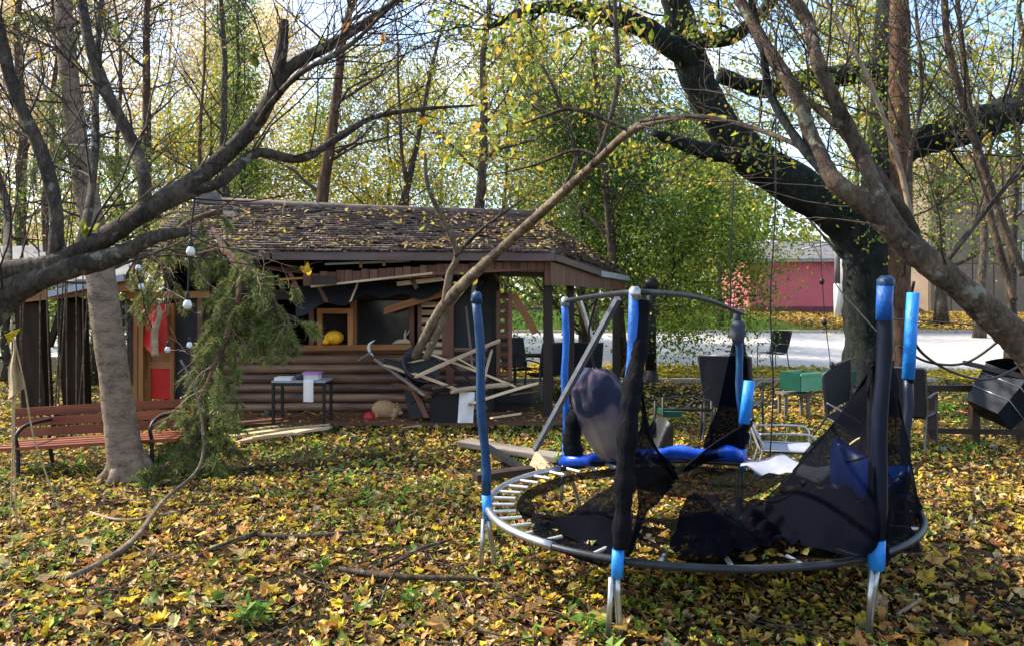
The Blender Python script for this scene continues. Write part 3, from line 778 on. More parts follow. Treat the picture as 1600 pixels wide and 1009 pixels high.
# boards hanging from the eave
plank('hanging_board', W(803, 462, 10.6), W(836, 519, 10.5), .10, .03, M['wood_orange'], hut, roll=1.2, broken=.03)
plank('hanging_board', W(601, 486, 10.55), W(725, 448, 10.5), .10, .03, M['wood_orange'], hut, roll=1.3, broken=.04)
for i, (pa, pb_, mt) in enumerate((((452, 425), (470, 462), 'wood_brown'), ((498, 448), (512, 474), 'wood_brown'), ((560, 440), (548, 470), 'wood_pale'), ((640, 430), (652, 452), 'wood_brown'), ((744, 424), (738, 470), 'wood_grey'), ((770, 422), (786, 448), 'wood_brown'), ((620, 444), (690, 436), 'wood_pale'), ((410, 418), (470, 424), 'wood_brown'))):
    plank('splintered_board', W(*pa, EY + .3), W(*pb_, EY + .22), .06, .02, M[mt], hut, roll=.6 * (i % 3), broken=.06, seed=i, up=(0, 1, 0))
# torn black awning
def awn(u, v):
    px = 462 + 300 * u; top = 446 - 14 * u
    low = 494 - 46 * u - 12 * math.sin(u * math.pi * 1.5) + 5 * math.sin(u * 31) if u < .75 else 452 - 4 * u
    py = top + (low - top) * v + 2.0 * math.sin(u * 19 + v * 3)
    return W(px, py, 10.35 + .25 * (1 - v) + .06 * math.sin(u * 13))
m = MB(); m.grid(awn, 28, 6); m.build('awning', M['tarp'], hut, True)
# doorway on the left
dr = thing('door', None, None, W(245, 625, FW - .1)); dr.parent = hut; dr.location = W(245, 625, FW - .1) - off(hut)
for px in (213, 222):
    plank('jamb', W(px, 630, FW - .16), W(px, 462, FW - .16), .07, .08, M['wood_orange'], dr, up=(0, 1, 0))
plank('jamb', W(314, 630, FW - .16), W(314, 462, FW - .16), .07, .08, M['wood_brown'], dr, up=(0, 1, 0))
plank('stile', W(233, 626, FW - .08), W(233, 474, FW - .08), .06, .05, M['wood_orange'], dr, up=(0, 1, 0)); plank('stile', W(270, 626, FW - .08), W(270, 474, FW - .08), .06, .05, M['wood_orange'], dr, up=(0, 1, 0))
plank('rail', W(233, 570, FW - .082), W(270, 570, FW - .082), .05, .09, M['wood_orange'], dr)
MB().box(W(251, 598, FW - .06), (.32, .03, .46)).build('lower_panel', M['red_panel'], dr)
MB().box(W(251, 520, FW - .06), (.32, .02, .84)).build('upper_panel', M['wood_orange'], dr)
plank('header', W(200, 462, FW - .15), W(330, 460, FW - .15), .1, .1, M['wood_orange'], hut)
louvre(190, 204, 470, 600, FW - .2, 8, M['wood_dark'], M['wood_grey'])
MB().box(W(293, 545, FW - .02), (.36, .04, 1.6)).build('wall_or_gap_panel', M['black_panel'], hut)  # black sheet standing in for the dark opening beside the door
# red drape hanging at the door
m = MB()
m.grid(lambda u, v: W(222 + 34 * u + 5 * math.sin(v * 3), 474 + (85 - 35 * abs(u - .6)) * v, FW - .3 + .04 * math.sin(u * 9)), 9, 8)
o = m.build('red_cloth', M['red_panel'], None, True); tag(o, 'red cloth hanging in the hut doorway', 'cloth')
# lean-to on the left
lt = thing('lean_to', 'dark open lean-to with pale roof edge left of the hut', 'shed', (-6.3, 11.2, 0))
a, b_, c, d_ = W(78, 462, 10.4), W(196, 436, 10.4), W(225, 385, 13), W(-60, 392, 13)
a0 = W(-80, 468, 10.4)
m = MB(); q = [a0, b_, c, d_]; m.add(q + [p + Vector((0, 0, .06)) for p in q], [(0, 3, 2, 1), (4, 5, 6, 7), (0, 1, 5, 4), (1, 2, 6, 5), (2, 3, 7, 6), (3, 0, 4, 7)]); m.build('roof', M['slate'], lt)
plank('roof_edge', a + Vector((0, -.03, .02)), b_ + Vector((0, -.03, .02)), .05, .09, M['eave_pale'], lt)
plank('beam', a0 + Vector((0, .1, -.08)), b_ + Vector((0, .1, -.1)), .1, .14, M['wood_orange'], lt)
plank('post', W(60, 645, 11.2) * 1.0, W(48, 470, 10.7), .36, .2, M['wood_dark'], lt, up=(0, 1, 0)); plank('post', G(121, 640), W(113, 468, 10.9), .34, .2, M['wood_dark'], lt, up=(0, 1, 0))
plank('brace', W(78, 540, 10.9), W(100, 470, 10.6), .08, .06, M['wood_dark'], lt, up=(0, 1, 0))

# ------------------------------------------------------------------ trampoline
tc_ = Vector((1.14, 4.60, 0)); RX, RY, BZ = 1.29, 1.09, .42
tr = thing('trampoline', 'wrecked round trampoline with blue poles, torn black net and missing pads', 'trampoline', tuple(tc_))
def rim(a, k=1.0, dz=0):
    return Vector((tc_.x + RX * k * math.cos(a), tc_.y + RY * k * math.sin(a), BZ + dz + .03 * math.sin(a + .5)))
m = MB(); m.tube([rim(2 * math.pi * i / 72) for i in range(73)], .021, 8, False)
m.build('rim', M['steel_dark'], tr, True)
m = MB(); m.tube([rim(R(a)) + Vector((0, 0, .004)) for a in range(128, 226, 4)], .024, 8); m.build('rim_sleeve', M['steel'], tr, True)
# legs and poles: (foot px,py), (joint px,py,d), (top px,py,d), foam colours
def pole(fp, j0, j1, top, d0, dt, foam, cap, rr=.028, wrap=None):
    foot = G(*fp); g = foot
    a = W(j1[0], j1[1], d0); b_ = W(j0[0], j0[1], d0); t = W(top[0], top[1], dt)
    MB().tube([g + Vector((.0, 0, .01)), g + Vector((.0, 0, .09)), a.lerp(g, .25), a], .017, 8).build('leg', M['steel'], tr, True)
    MB().tube([a + Vector((-.045, -.01, -.3)), a + Vector((-.028, -.01, 0))], .014, 8).build('pole_end', M['steel'], tr, True)
    MB().tube([a, b_], rr * 1.1, 10).build('sleeve', M['blue_bright'], tr, True)
    pts = [b_.lerp(t, i / 8) + Vector((.008 * math.sin(i * 1.3), 0, 0)) for i in range(9)]
    MB().tube(pts, [rr * (1 + .05 * math.sin(i * 2.2)) for i in range(9)], 10).build('foam_pole', M[foam], tr, True)
    MB().lathe([(rr * 1.15, -.03), (rr * 1.15, .02), (rr * .6, .04)], t, 10).build('cap', M[cap], tr, True)
    return foot, a, b_, t
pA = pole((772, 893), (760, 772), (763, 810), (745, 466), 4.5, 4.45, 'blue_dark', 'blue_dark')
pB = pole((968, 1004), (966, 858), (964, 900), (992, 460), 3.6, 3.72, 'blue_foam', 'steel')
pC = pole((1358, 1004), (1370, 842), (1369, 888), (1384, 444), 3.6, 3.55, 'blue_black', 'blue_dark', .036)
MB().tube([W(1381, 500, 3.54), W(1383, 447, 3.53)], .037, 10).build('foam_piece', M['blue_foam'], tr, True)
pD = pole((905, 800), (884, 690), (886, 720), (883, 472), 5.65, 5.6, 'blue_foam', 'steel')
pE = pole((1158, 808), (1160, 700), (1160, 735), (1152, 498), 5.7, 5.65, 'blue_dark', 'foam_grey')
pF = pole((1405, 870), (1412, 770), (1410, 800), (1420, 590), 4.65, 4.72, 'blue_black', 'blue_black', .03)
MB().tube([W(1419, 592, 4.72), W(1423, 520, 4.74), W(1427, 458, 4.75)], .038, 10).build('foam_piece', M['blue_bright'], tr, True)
# bright blue bits
MB().tube([W(1163, 660, 5.6), W(1171, 595, 5.58)], .042, 10).build('foam_piece', M['blue_bright'], tr, True)
MB().lathe([(.03, -.12), (.05, -.08), (.066, -.04), (.052, -.01), (.062, .02), (.04, .05), (.01, .06)], W(1153, 512, 5.64), 9).build('foam_end', M['foam_grey'], tr, True)
# curved top rail
def smooth(pts, n=8):
    pts = [Vector(p) for p in pts]; out = []
    for i in range(len(pts) - 1):
        p0 = pts[max(i - 1, 0)]; p1 = pts[i]; p2 = pts[i + 1]; p3 = pts[min(i + 2, len(pts) - 1)]
        for k in range(n):
            t = k / n
            out.append(.5 * ((2 * p1) + (p2 - p0) * t + (2 * p0 - 5 * p1 + 4 * p2 - p3) * t * t + (3 * p1 - p0 - 3 * p2 + p3) * t ** 3))
    out.append(pts[-1]); return out
MB().tube(smooth([W(884, 470, 5.6), W(930, 463, 4.7), W(994, 457, 3.72), W(1060, 460, 4.3), W(1110, 470, 5.0), W(1160, 490, 5.62)]), .016, 8).build('top_rail', M['steel_dark'], tr, True)
MB().beam(W(966, 466, 4.6), W(836, 702, 5.5), .035, .035).build('strut', M['strut'], tr)
MB().beam(W(906, 470, 5.2), W(927, 536, 5.3), .025, .025).build('strut', M['steel'], tr)
# springs
sp = MB(); prof = [(-.5, 0)]
me_pts = []
for i in range(25):
    sp_r = .014 if i % 2 else .010
    me_pts.append((Vector((-.075 + .15 * i / 24, 0, 0)), sp_r))
sp.tube([p for p, r in me_pts], [r for p, r in me_pts], 6)
sp_me = sp.mesh('spring', smooth=True); sp_me.materials.append(M['spring'])
for i in range(46):
    a = 2 * math.pi * i / 46
    if .0 <= (a / math.pi) < .5: continue
    if 1.25 < a / math.pi < 2.0 and i % 2: continue
    o = link('spring', sp_me, tr, None)
    p = rim(a, .93, .0); dirr = rim(a, .85) - rim(a, 1)
    o.matrix_local = Matrix.Translation(p - off(tr)) @ frame_of(Vector((0, 0, 0)), dirr)
# bed: black mesh, its left back side torn away
def bed_pt(u, v):
    a = R(188) + R(214) * u          # from the left round the front to the right back
    kk = .865 + .085 * min(1, max(0, (u - .18) * 6)); o = rim(a, kk, .006)
    inner = Vector((tc_.x + .22 + .1 * math.cos(a), tc_.y + .28, BZ - .05))
    p = o.lerp(inner, v); p.z -= .11 * math.sin(v * math.pi * .6) + .012 * math.sin(u * 40 + v * 9)
    return p
m = MB(); m.grid(bed_pt, 60, 12); m.build('bed', M['bed'], tr, True)
def bed2(u, v):
    a0 = R(42); a1 = R(118)
    o = rim(a0 + (a1 - a0) * u, .865, -.01); inner = Vector((tc_.x + .22, tc_.y + .28, BZ - .07))
    return o.lerp(inner, v) + Vector((0, 0, -.05 * math.sin(v * math.pi)))
m = MB(); m.grid(lambda u, v: rim(R(112) + R(80) * u, .86 - (.07 + .02 * math.sin(u * 17)) * v, -.005 - .03 * v), 24, 3); m.build('bed_edge', M['bed'], tr, True)
m = MB(); m.grid(bed2, 16, 10); m.build('bed', M['bed'], tr, True)
# torn nets
def sheet(name, rows, mat='net', n=8, wob=.03, seed=0):
    """rows: polylines of equal length, lofted"""
    rg = random.Random(seed); R_ = [smooth(r, n) for r in rows]
    cols = []
    for j in range(len(R_[0])):
        cols.append(smooth([r[j] for r in R_], n))
    m = MB(); nu = len(cols); nv = len(cols[0])
    vs = []
    for i in range(nu):
        for j in range(nv):
            p = cols[i][j] + Vector((math.sin(i * .9 + j * .37 + seed), math.sin(i * .41 - j * .8), math.sin(j * .63 + i * .2))) * wob
            vs.append(p)
    m.add(vs, [(i * nv + j, (i + 1) * nv + j, (i + 1) * nv + j + 1, i * nv + j + 1) for i in range(nu - 1) for j in range(nv - 1)])
    o = m.build(name, M[mat], tr, True); return o
# tent-like net from the front right pole to the back of the rim
sheet('net', [[W(1364, 570, 3.62), W(1368, 690, 3.6), W(1368, 856, 3.55)], [W(1312, 650, 4.3), W(1295, 725, 4.1), W(1275, 862, 3.6)], [W(1240, 735, 5.0), W(1215, 760, 4.7), W(1190, 800, 4.35)]], wob=.022, seed=1)
# net hanging outside on the right
sheet('net', [[W(1380, 540, 3.62), W(1382, 660, 3.62), W(1376, 872, 3.58)], [W(1392, 590, 4.0), W(1408, 700, 4.0), W(1415, 868, 3.8)], [W(1392, 560, 4.6), W(1416, 690, 4.5), W(1442, 832, 4.3)]], wob=.02, seed=2)
# net gathered round the front poles
def gathered(name, pts, rad, seed=0):
    rg = random.Random(seed); P_ = smooth(pts, 10)
    m = MB(); n = len(P_)
    m.tube(P_, [rad * (1 + .10 * math.sin(i * .7 + seed) + rg.uniform(-.09, .09)) * (1 - .25 * abs(2 * i / n - 1)) for i in range(n)], 11)
    m.build(name, M['black_foam'], tr, True)
gathered('net_roll', [W(1004, 470, 3.74), W(999, 540, 3.70), W(986, 620, 3.62), W(979, 700, 3.58), W(974, 780, 3.57), W(970, 856, 3.56)], .052, 1)
gathered('net_roll', [W(1362, 560, 3.66), W(1366, 690, 3.63), W(1364, 850, 3.62)], .032, 2)
# net from front left pole sweeping back to the pads
sheet('net', [[W(1000, 600, 3.75), W(996, 700, 3.72), W(985, 870, 3.6)], [W(1020, 690, 4.3), W(1022, 735, 4.2), W(1010, 800, 4.0)], [W(1058, 745, 5.2), W(1050, 752, 5.15), W(1046, 760, 5.1)]], wob=.02, seed=3)
# net from the middle back pole
sheet('net', [[W(1178, 655, 5.6), W(1172, 675, 5.6), W(1165, 700, 5.6)], [W(1120, 690, 5.5), W(1110, 710, 5.5), W(1100, 725, 5.5)], [W(1072, 728, 5.4), W(1066, 732, 5.4), W(1062, 738, 5.4)]], wob=.01, seed=4)
sheet('net', [[W(1150, 520, 5.7), W(1156, 520, 5.7), W(1160, 525, 5.7)], [W(1122, 620, 5.7), W(1146, 640, 5.75), W(1170, 650, 5.7)], [W(1100, 705, 5.75), W(1130, 715, 5.8), W(1155, 720, 5.7)]], wob=.015, seed=5)
# black net hanging from the back left pole and over the front left of the bed
gathered('net_roll', [W(902, 640, 5.6), W(893, 690, 5.6), W(905, 725, 5.55)], .075, 5)
sheet('net', [[W(830, 812, 4.2), W(850, 850, 3.9), W(930, 880, 3.65)], [W(880, 800, 4.3), W(920, 835, 4.0), W(975, 872, 3.7)], [W(1000, 745, 4.9), W(985, 790, 4.4), W(985, 860, 3.75)]], wob=.02, seed=6)
# torn net lying crumpled on the bed
def crumple(u, v):
    p = W(1075 + 250 * u - 30 * v, 772 + 84 * v + 12 * math.sin(u * 5), 4.0); k = (EYE - BZ - .02) * FOC / (772 + 84 * v + 12 * math.sin(u * 5) - HOR)
    q = W(1075 + 250 * u - 30 * v, 772 + 84 * v + 12 * math.sin(u * 5), k)
    fold = .045 * abs(math.sin(u * 14 + v * 5)) * (.4 + .6 * math.sin(v * 3.1)) + .03 * abs(math.sin(u * 23 - v * 9 + 1)) + .02 * math.sin(v * 17 + u * 6)
    return q + Vector((0, 0, fold - .03))
m = MB(); m.grid(crumple, 60, 26); m.build('net', M['net'], tr, True)
# hems along the torn net edges
for pts in ([W(1364, 570, 3.62), W(1312, 650, 4.3), W(1240, 735, 5.0)], [W(1000, 600, 3.75), W(1020, 690, 4.3), W(1058, 745, 5.2)], [W(1178, 655, 5.6), W(1120, 690, 5.5), W(1072, 728, 5.4)], [W(1392, 560, 4.6), W(1416, 690, 4.5), W(1442, 832, 4.3)]):
    MB().tube(smooth(pts, 10), .009, 6).build('hem', M['black_foam'], tr, True)
# blue pads left on the back of the rim
def pad(a0, a1, mat, wid=.13, kr=1.0, tilt=0.0, dz=.03, thick=.035, name='pad', seed=0):
    m = MB(); n = 14; vs = []
    for i in range(n):
        a = R(a0 + (a1 - a0) * i / (n - 1)); c0 = rim(a, kr); out_ = (rim(a, 1.1) - c0).normalized()
        w = wid * (1 + .2 * math.sin(i * 1.1 + seed)); t = tilt + .25 * math.sin(i * .8 + seed)
        ax = out_ * math.cos(t) + Vector((0, 0, 1)) * math.sin(t); nz = Vector((0, 0, 1)) * math.cos(t) - out_ * math.sin(t)
        for (s, h) in ((-1, 0), (-.8, 1), (0, 1.35), (.8, 1), (1, 0), (0, -.4)):
            vs.append(c0 + ax * (s * w) + nz * (h * thick) + Vector((0, 0, dz)))
    fs = [(i * 6 + k, i * 6 + (k + 1) % 6, (i + 1) * 6 + (k + 1) % 6, (i + 1) * 6 + k) for i in range(n - 1) for k in range(6)]
    fs += [(5, 4, 3, 2, 1, 0), tuple((n - 1) * 6 + k for k in range(6))]
    m.add(vs, fs); return m.build(name, M[mat], tr, True)
pad(124, 104, 'blue_pad', .12, 1, -.25, .03, .04)
pad(103, 96, 'blue_pad', .12, 1, -.1, .05)
pad(93, 62, 'blue_pad', .15, 1, -.35, .03, .05, seed=2)
pad(61, 30, 'pad_under', .15, .95, .2, .02, .012, seed=4)
pad(24, -22, 'blue_pad', .16, .88, 1.35, .12, .03, seed=1)
# leaves lying on the bed
rng = random.Random(77)
for i in range(170):
    a = rng.uniform(R(195), R(395)); k = rng.uniform(.05, .8) ** .5 
    p = rim(a, k, .02 - .11 * math.sin((1 - k / .95) * math.pi * .6))
    o = link('leaf', leaf_protos[rng.randrange(8)], None, tuple(p)); o.parent = tr; o.location = p - off(tr)
    o.rotation_euler = (rng.gauss(0, .3), rng.gauss(0, .3), rng.uniform(0, 6.28)); s = rng.uniform(.04, .085); o.scale = (s, s, s)
# pale cloth strips caught in the net
for (pts) in ([W(1328, 694, 3.9), W(1345, 684, 3.85), W(1364, 692, 3.7)], [W(1320, 722, 3.9), W(1345, 716, 3.85), W(1362, 708, 3.75)]):
    MB().tube(smooth(pts), .006, 5).build('strap', M['rope'], tr, True)

# ------------------------------------------------------------------ bundle for a blurred-out patch by the trampoline, shape made up
bu = thing('blur_placeholder', 'made-up soft bundle of navy, mauve and tan cloth hung beside the blue back pole', 'placeholder', tuple(W(945, 716, 5.25)))
m = MB(); nu, nv = 56, 40; vs = []
PR = [(0, .07), (.08, .13), (.2, .17), (.35, .175), (.5, .165), (.62, .145), (.75, .125), (.9, .10), (1.0, .06)]
for j in range(nv):
    v = j / (nv - 1); k = max(q for q in range(len(PR) - 1) if PR[q][0] <= v); f = (v - PR[k][0]) / (PR[k + 1][0] - PR[k][0]); r_ = PR[k][1] + (PR[k + 1][1] - PR[k][1]) * min(1, f)
    c = W(930 + 26 * v * v, 576 + 140 * v, 5.2)
    for i in range(nu):
        a = 2 * math.pi * i / nu
        w_ = 1 + .06 * math.sin(7 * a + 5 * v) + .045 * math.sin(13 * a - 7 * v + 1) + .03 * math.sin(v * 9 + 4 * a) + .012 * math.sin(v * 31 - 9 * a)
        vs.append(c + Vector((math.cos(a) * r_ * w_, math.sin(a) * r_ * .72 * w_, .012 * math.sin(5 * a + 9 * v))))
m.add(vs, [(j * nu + i, (j + 1) * nu + i, (j + 1) * nu + (i + 1) % nu, j * nu + (i + 1) % nu) for j in range(nv - 1) for i in range(nu)])
m.add(vs[:nu], [tuple(range(nu))]); m.add(vs[-nu:], [tuple(range(nu - 1, -1, -1))])
m.build('cloth', M['placeholder'], bu, True)  # cloth look is invented, like the shape
MB().tube(smooth([W(930, 580, 5.2), W(920, 520, 5.1), W(934, 464, 4.75)]), .008, 6).build('tie', M['iron'], bu, True)  # tie added so the made-up shape hangs from the rail

# ------------------------------------------------------------------ debris behind the trampoline
def board(name, label, a, b_, w, t, mat, cat='board', group=None, **k):
    o = plank(name, a, b_, w, t, M[mat], **k); tag(o, label, cat, group); return o
board('grey_plank', 'long grey plank on the ground left of the blue trampoline pads', G(722, 690, .10), G(872, 714, .10), .18, .05, 'wood_grey', roll=.1, broken=.05)
board('dark_beam', 'dark metal bar leaning on the grey plank behind the blue left pole', G(760, 697, .16), G(822, 735, .08), .06, .05, 'steel_dark', cat='bar')
m = MB(); q = [G(822, 742), G(866, 742), W(866, 722, 7.6), W(838, 705, 7.6)]
m.add(q + [p + Vector((0, .03, .02)) for p in q], [(0, 1, 2, 3), (7, 6, 5, 4), (0, 4, 5, 1), (1, 5, 6, 2), (2, 6, 7, 3), (3, 7, 4, 0)])
tag(m.build('plywood_scrap', M['wood_pale']), 'pale torn plywood scrap behind the springs', 'plywood')
board('dark_plank', 'weathered dark plank lying under the plywood scrap', G(742, 745, .08), G(832, 733, .10), .14, .06, 'wood_dark')

# ------------------------------------------------------------------ boards thrown in front of the hut
D = 10.0
DEB = [
 ('grey broken board sloping over the black debris below the window', (588, 562, 10.2), (668, 620, 9.7), .10, .035, 'wood_grey'),
 ('short pale lath just under the grey sloping board', (602, 570, 10.0), (640, 584, 9.9), .05, .03, 'wood_pale'),
 ('long pale lath rising to the right across the debris pile', (650, 588, 9.7), (780, 532, 10.2), .05, .03, 'wood_pale'),
 ('long lath falling to the right from the forked branch', (652, 546, 10.2), (806, 604, 9.7), .07, .03, 'wood_pale'),
 ('pale lath pointing from the black pile to the grill', (646, 583, 9.8), (722, 612, 9.5), .05, .03, 'wood_pale'),
 ('pale plank lying level above the grill', (706, 611, 9.4), (796, 600, 9.6), .08, .03, 'wood_pale'),
 ('bright pale board sloping up over the low dark box', (738, 630, 9.35), (842, 598, 9.7), .09, .035, 'wood_pale'),
 ('brown splintered stick standing in the left of the pile', (636, 590, 9.9), (668, 655, 9.6), .06, .03, 'wood_brown'),
 ('brown board end crossing the splintered stick', (616, 600, 9.9), (672, 616, 9.7), .07, .03, 'wood_brown'),
 ('thin lath propped upright beside the dark wall panel', (752, 612, 10.2), (768, 548, 10.6), .03, .025, 'wood_pale'),
 ('thin grey lath standing against the hut wall', (738, 575, 10.5), (728, 480, 10.7), .03, .02, 'wood_grey'),
 ('dark broken board low in the pile left of the grill', (640, 628, 9.8), (700, 602, 9.9), .09, .03, 'wood_dark'),
 ('dark board leaning behind the crossing laths', (690, 560, 10.4), (742, 600, 10.2), .12, .03, 'wood_dark'),
]
for i, (lb, a, b_, w, t, mt) in enumerate(DEB):
    board('broken_board', lb, W(*a), W(*b_), w, t, mt, group='boards thrown in front of the hut', roll=.3 * (i % 3 - 1), broken=.05, bow=.01, seed=i)
for i, (px0, py0, px1, py1, lb) in enumerate(((772, 641, 872, 631, 'lower of two pale boards on the ground right of the grill'), (776, 632, 866, 629, 'upper of two pale boards on the ground right of the grill'), (520, 648, 600, 642, 'pale board lying along the hut wall left of the plush toy'))):
    p, q = G(px0, py0, .03), G(px1, py1, .03); board('ground_board', lb, p, q, .10, .04, 'wood_pale', group='boards lying by the hut', broken=.04, seed=i)
SPL = [('short pale splinter on the rim of the black tub', (640, 566, 9.85), (668, 560, 9.9), 'wood_pale'), ('grey splinter poking out left of the curled white strip', (560, 562, 10.1), (582, 548, 10.2), 'wood_grey'),
 ('brown splinter on the grill top', (676, 606, 9.35), (712, 600, 9.5), 'wood_brown'), ('pale splinter on the ground left of the grill', (628, 672, 9.7), (660, 664, 9.8), 'wood_pale'),
 ('pale splinter on the ground in front of the low black box', (770, 652, 9.2), (812, 646, 9.3), 'wood_pale'), ('grey splinter standing up right of the white torn sheet', (748, 640, 9.4), (756, 600, 9.5), 'wood_grey'),
 ('brown splinter on the porch deck under the hanging board', (800, 616, 10.3), (840, 610, 10.4), 'wood_brown'), ('thin pale splinter on top of the crossing laths', (716, 560, 9.9), (742, 574, 9.9), 'wood_pale')]
for i, (lb_, a, b_, mt) in enumerate(SPL):
    p, q = W(*a), W(*b_); p.z = max(p.z, .03); q.z = max(q.z, .03)
    board('splinter', lb_, p, q, .04, .018, mt, cat='splinter', group='loose splinters in the debris pile', broken=.04, seed=i)
FLB = [(362, 676, 520, 655, .12, 'long pale floorboard, farthest of the stack by the small table'), (365, 681, 515, 664, .12, 'pale floorboard in the middle of the stack by the small table'), (378, 688, 508, 668, .14, 'split pale floorboard nearest the camera by the small table'), (345, 664, 440, 655, .12, 'short brown floorboard behind the stack under the small table'), (400, 683, 470, 676, .09, 'short pale splinter on top of the floorboard stack')]
for i, (a0, a1, b0, b1, w, lb) in enumerate(FLB):
    z = .03 + .025 * i; board('floorboard', lb, G(a0, a1, z), G(b0, b1, z), w, .03, 'wood_pale' if i != 3 else 'wood_brown', group='floorboards stacked by the table', broken=.08, bow=.01, seed=i)

# black tipped furniture in the pile
def solid(name, label, cat, pts, mat, depth=(0, .04, .02)):
    m = MB(); n = len(pts); dv = Vector(depth)
    m.add(list(pts) + [p + dv for p in pts], [tuple(range(n)), tuple(range(2 * n - 1, n - 1, -1))] + [(i, i + n, (i + 1) % n + n, (i + 1) % n) for i in range(n)])
    return tag(m.build(name, M[mat]), label, cat)
solid('black_sheet', 'black plastic panel fallen against the log wall', 'panel', [W(600, 562, 10.5), W(648, 572, 10.3), W(668, 650, 10.0), W(640, 655, 10.1), W(628, 592, 10.3)], 'black_panel')
tb = thing('black_tub', 'black round tub tipped over in the debris pile', 'tub', tuple(W(655, 600, 10.1)))
Mx = Matrix.Rotation(.9, 3, 'X') @ Matrix.Rotation(.5, 3, 'Y')
MB().lathe([(.20, -.16), (.26, .12), (.28, .12), (.28, .15), (.24, .15), (.18, -.12)], W(652, 577, 10.1), 20, Mx).build('tub', M['tarp'], tb, True)
g = thing('grill', 'square black metal grill box standing left of the white sheet', 'grill', tuple(G(695, 668)))
c = G(695, 668)
MB().box(c + Vector((0, .2, .24)), (.40, .40, .42)).build('firebox', M['iron'], g)
MB().box(c + Vector((0, .2, .47)), (.46, .46, .03)).build('rim', M['iron'], g)
for sx in (-1, 1):
    for sy in (-1, 1): MB().box(c + Vector((sx * .17, .2 + sy * .17, .02)), (.03, .03, .07)).build('leg', M['iron'], g)
for i in range(7): MB().beam(c + Vector((-.2, .05 + i * .05, .49)), c + Vector((.2, .05 + i * .05, .49)), .008, .008).build('grate_bar', M['steel_dark'], g)
lb = thing('low_box', 'low black box lying under the bright sloping board', 'box', tuple(G(803, 636)))
c = G(803, 634)
MB().box(c + Vector((0, .2, .12)), (.56, .4, .24)).build('box', M['black_panel'], lb); MB().box(c + Vector((0, .2, .255)), (.6, .44, .03)).build('lid', M['iron'], lb)
m = MB(); m.grid(lambda u, v: W(718 + 24 * u - 3 * v, 612 + 48 * v, 9.45 - .1 * v + .02 * math.sin(u * 6 + v * 4)), 6, 8)
tag(m.build('paper_sheet', M['paper'], None, True), 'white torn sheet hanging beside the grill', 'sheet')

# ------------------------------------------------------------------ small table with things on it
d = 9.75; tz = EYE - (596 - HOR) / FOC * d
t = thing('side_table', 'small black metal table with a white top before the log wall', 'table', (X(465, d), d + .2, 0))
x0, x1 = X(424, d), X(508, d); y0, y1 = d, d + .42
MB().box(((x0 + x1) / 2, (y0 + y1) / 2, tz), (x1 - x0, y1 - y0, .025)).build('table_top', M['pad_under'], t)
for x in (x0 + .02, x1 - .02):
    for y in (y0 + .02, y1 - .02): MB().box((x, y, (tz - .013) / 2), (.035, .035, tz - .013)).build('leg', M['iron'], t)
for y in (y0 + .02, y1 - .02): MB().box(((x0 + x1) / 2, y, tz - .035), (x1 - x0 - .08, .02, .04)).build('apron', M['iron'], t)
zt = tz + .013
MB_ = MB(); MB_.box((x0 + .13, d + .15, zt + .02), (.22, .2, .04)); tag(MB_.build('paper_stack', M['white']), 'stack of white papers at the left of the small table', 'papers')
m = MB(); m.lathe([(.05, 0), (.055, .05), (.045, .075), (.0, .08)], (x0 + .33, d + .16, zt), 12); tag(m.build('grey_bowl', M['stone_dark'], None, True), 'small grey bowl in the middle of the side table', 'bowl')
pb = thing('purple_box', 'purple plastic box on the right of the small table', 'box', (x0 + .49, d + .2, zt))
MB().box((x0 + .49, d + .2, zt + .035), (.2, .16, .07)).build('box', M['paper'], pb); MB().box((x0 + .49, d + .2, zt + .085), (.23, .19, .028)).build('lid', M['purple'], pb)
m = MB(); m.grid(lambda u, v: Vector((x0 + .43 + .13 * u, d + .10 - (.13 if v > .25 else .13 * v * 4), zt + .012 if v < .25 else zt + .01 - (v - .25) * .38)) + Vector((0, .008 * math.sin(u * 7), 0)), 6, 14)
tag(m.build('white_cloth', M['white'], None, True), 'white cloth hanging over the front of the small table', 'cloth')
# pumpkin and things on the sills
gd = thing('gourd', 'small yellow gourd left of the ribbed pumpkin on the sill', 'gourd', tuple(W(509, 539, FW - .16)))
MB().lathe([(.005, 0), (.04, .008), (.05, .035), (.04, .065), (.02, .09), (.013, .125), (.004, .14)], W(509, 538, FW - .17), 14).build('fruit', M['pumpkin'], gd, True)
pk = thing('pumpkin', 'yellow ribbed pumpkin on the sill of the small framed window', 'pumpkin', tuple(W(522, 539, FW - .1)))
m = MB(); c = W(522, 527, FW - .06); nu, nv = 40, 12; vs = []
for i in range(nv):
    th = math.pi * (i + .03) / (nv - 1 + .06)
    for k in range(nu):
        a = 2 * math.pi * k / nu; w = 1 - .13 * abs(math.sin(a * 4)) ** .6 * 0 + .10 * abs(math.cos(a * 4))
        vs.append(c + Vector((math.sin(th) * math.cos(a) * .13 * w, math.sin(th) * math.sin(a) * .12 * w, math.cos(th) * .105)))
m.add(vs, [(i * nu + k, (i + 1) * nu + k, (i + 1) * nu + (k + 1) % nu, i * nu + (k + 1) % nu) for i in range(nv - 1) for k in range(nu)]); m.build('fruit', M['pumpkin'], pk, True)
MB().tube([c + Vector((0, 0, .08)), c + Vector((.005, 0, .12)), c + Vector((.025, 0, .14))], [.018, .013, .012], 6).build('stalk', M['bark_grey'], pk, True)
m = MB(); m.tube(smooth([W(586, 531, 10.6), W(577, 538, 10.6), W(577, 548, 10.6), W(584, 556, 10.6)]), [.004 + .018 * math.sin(math.pi * i / 24) for i in range(25)], 8)
tag(m.build('white_strip', M['white'], None, True), 'curled white strip dangling below the window sill', 'strip')
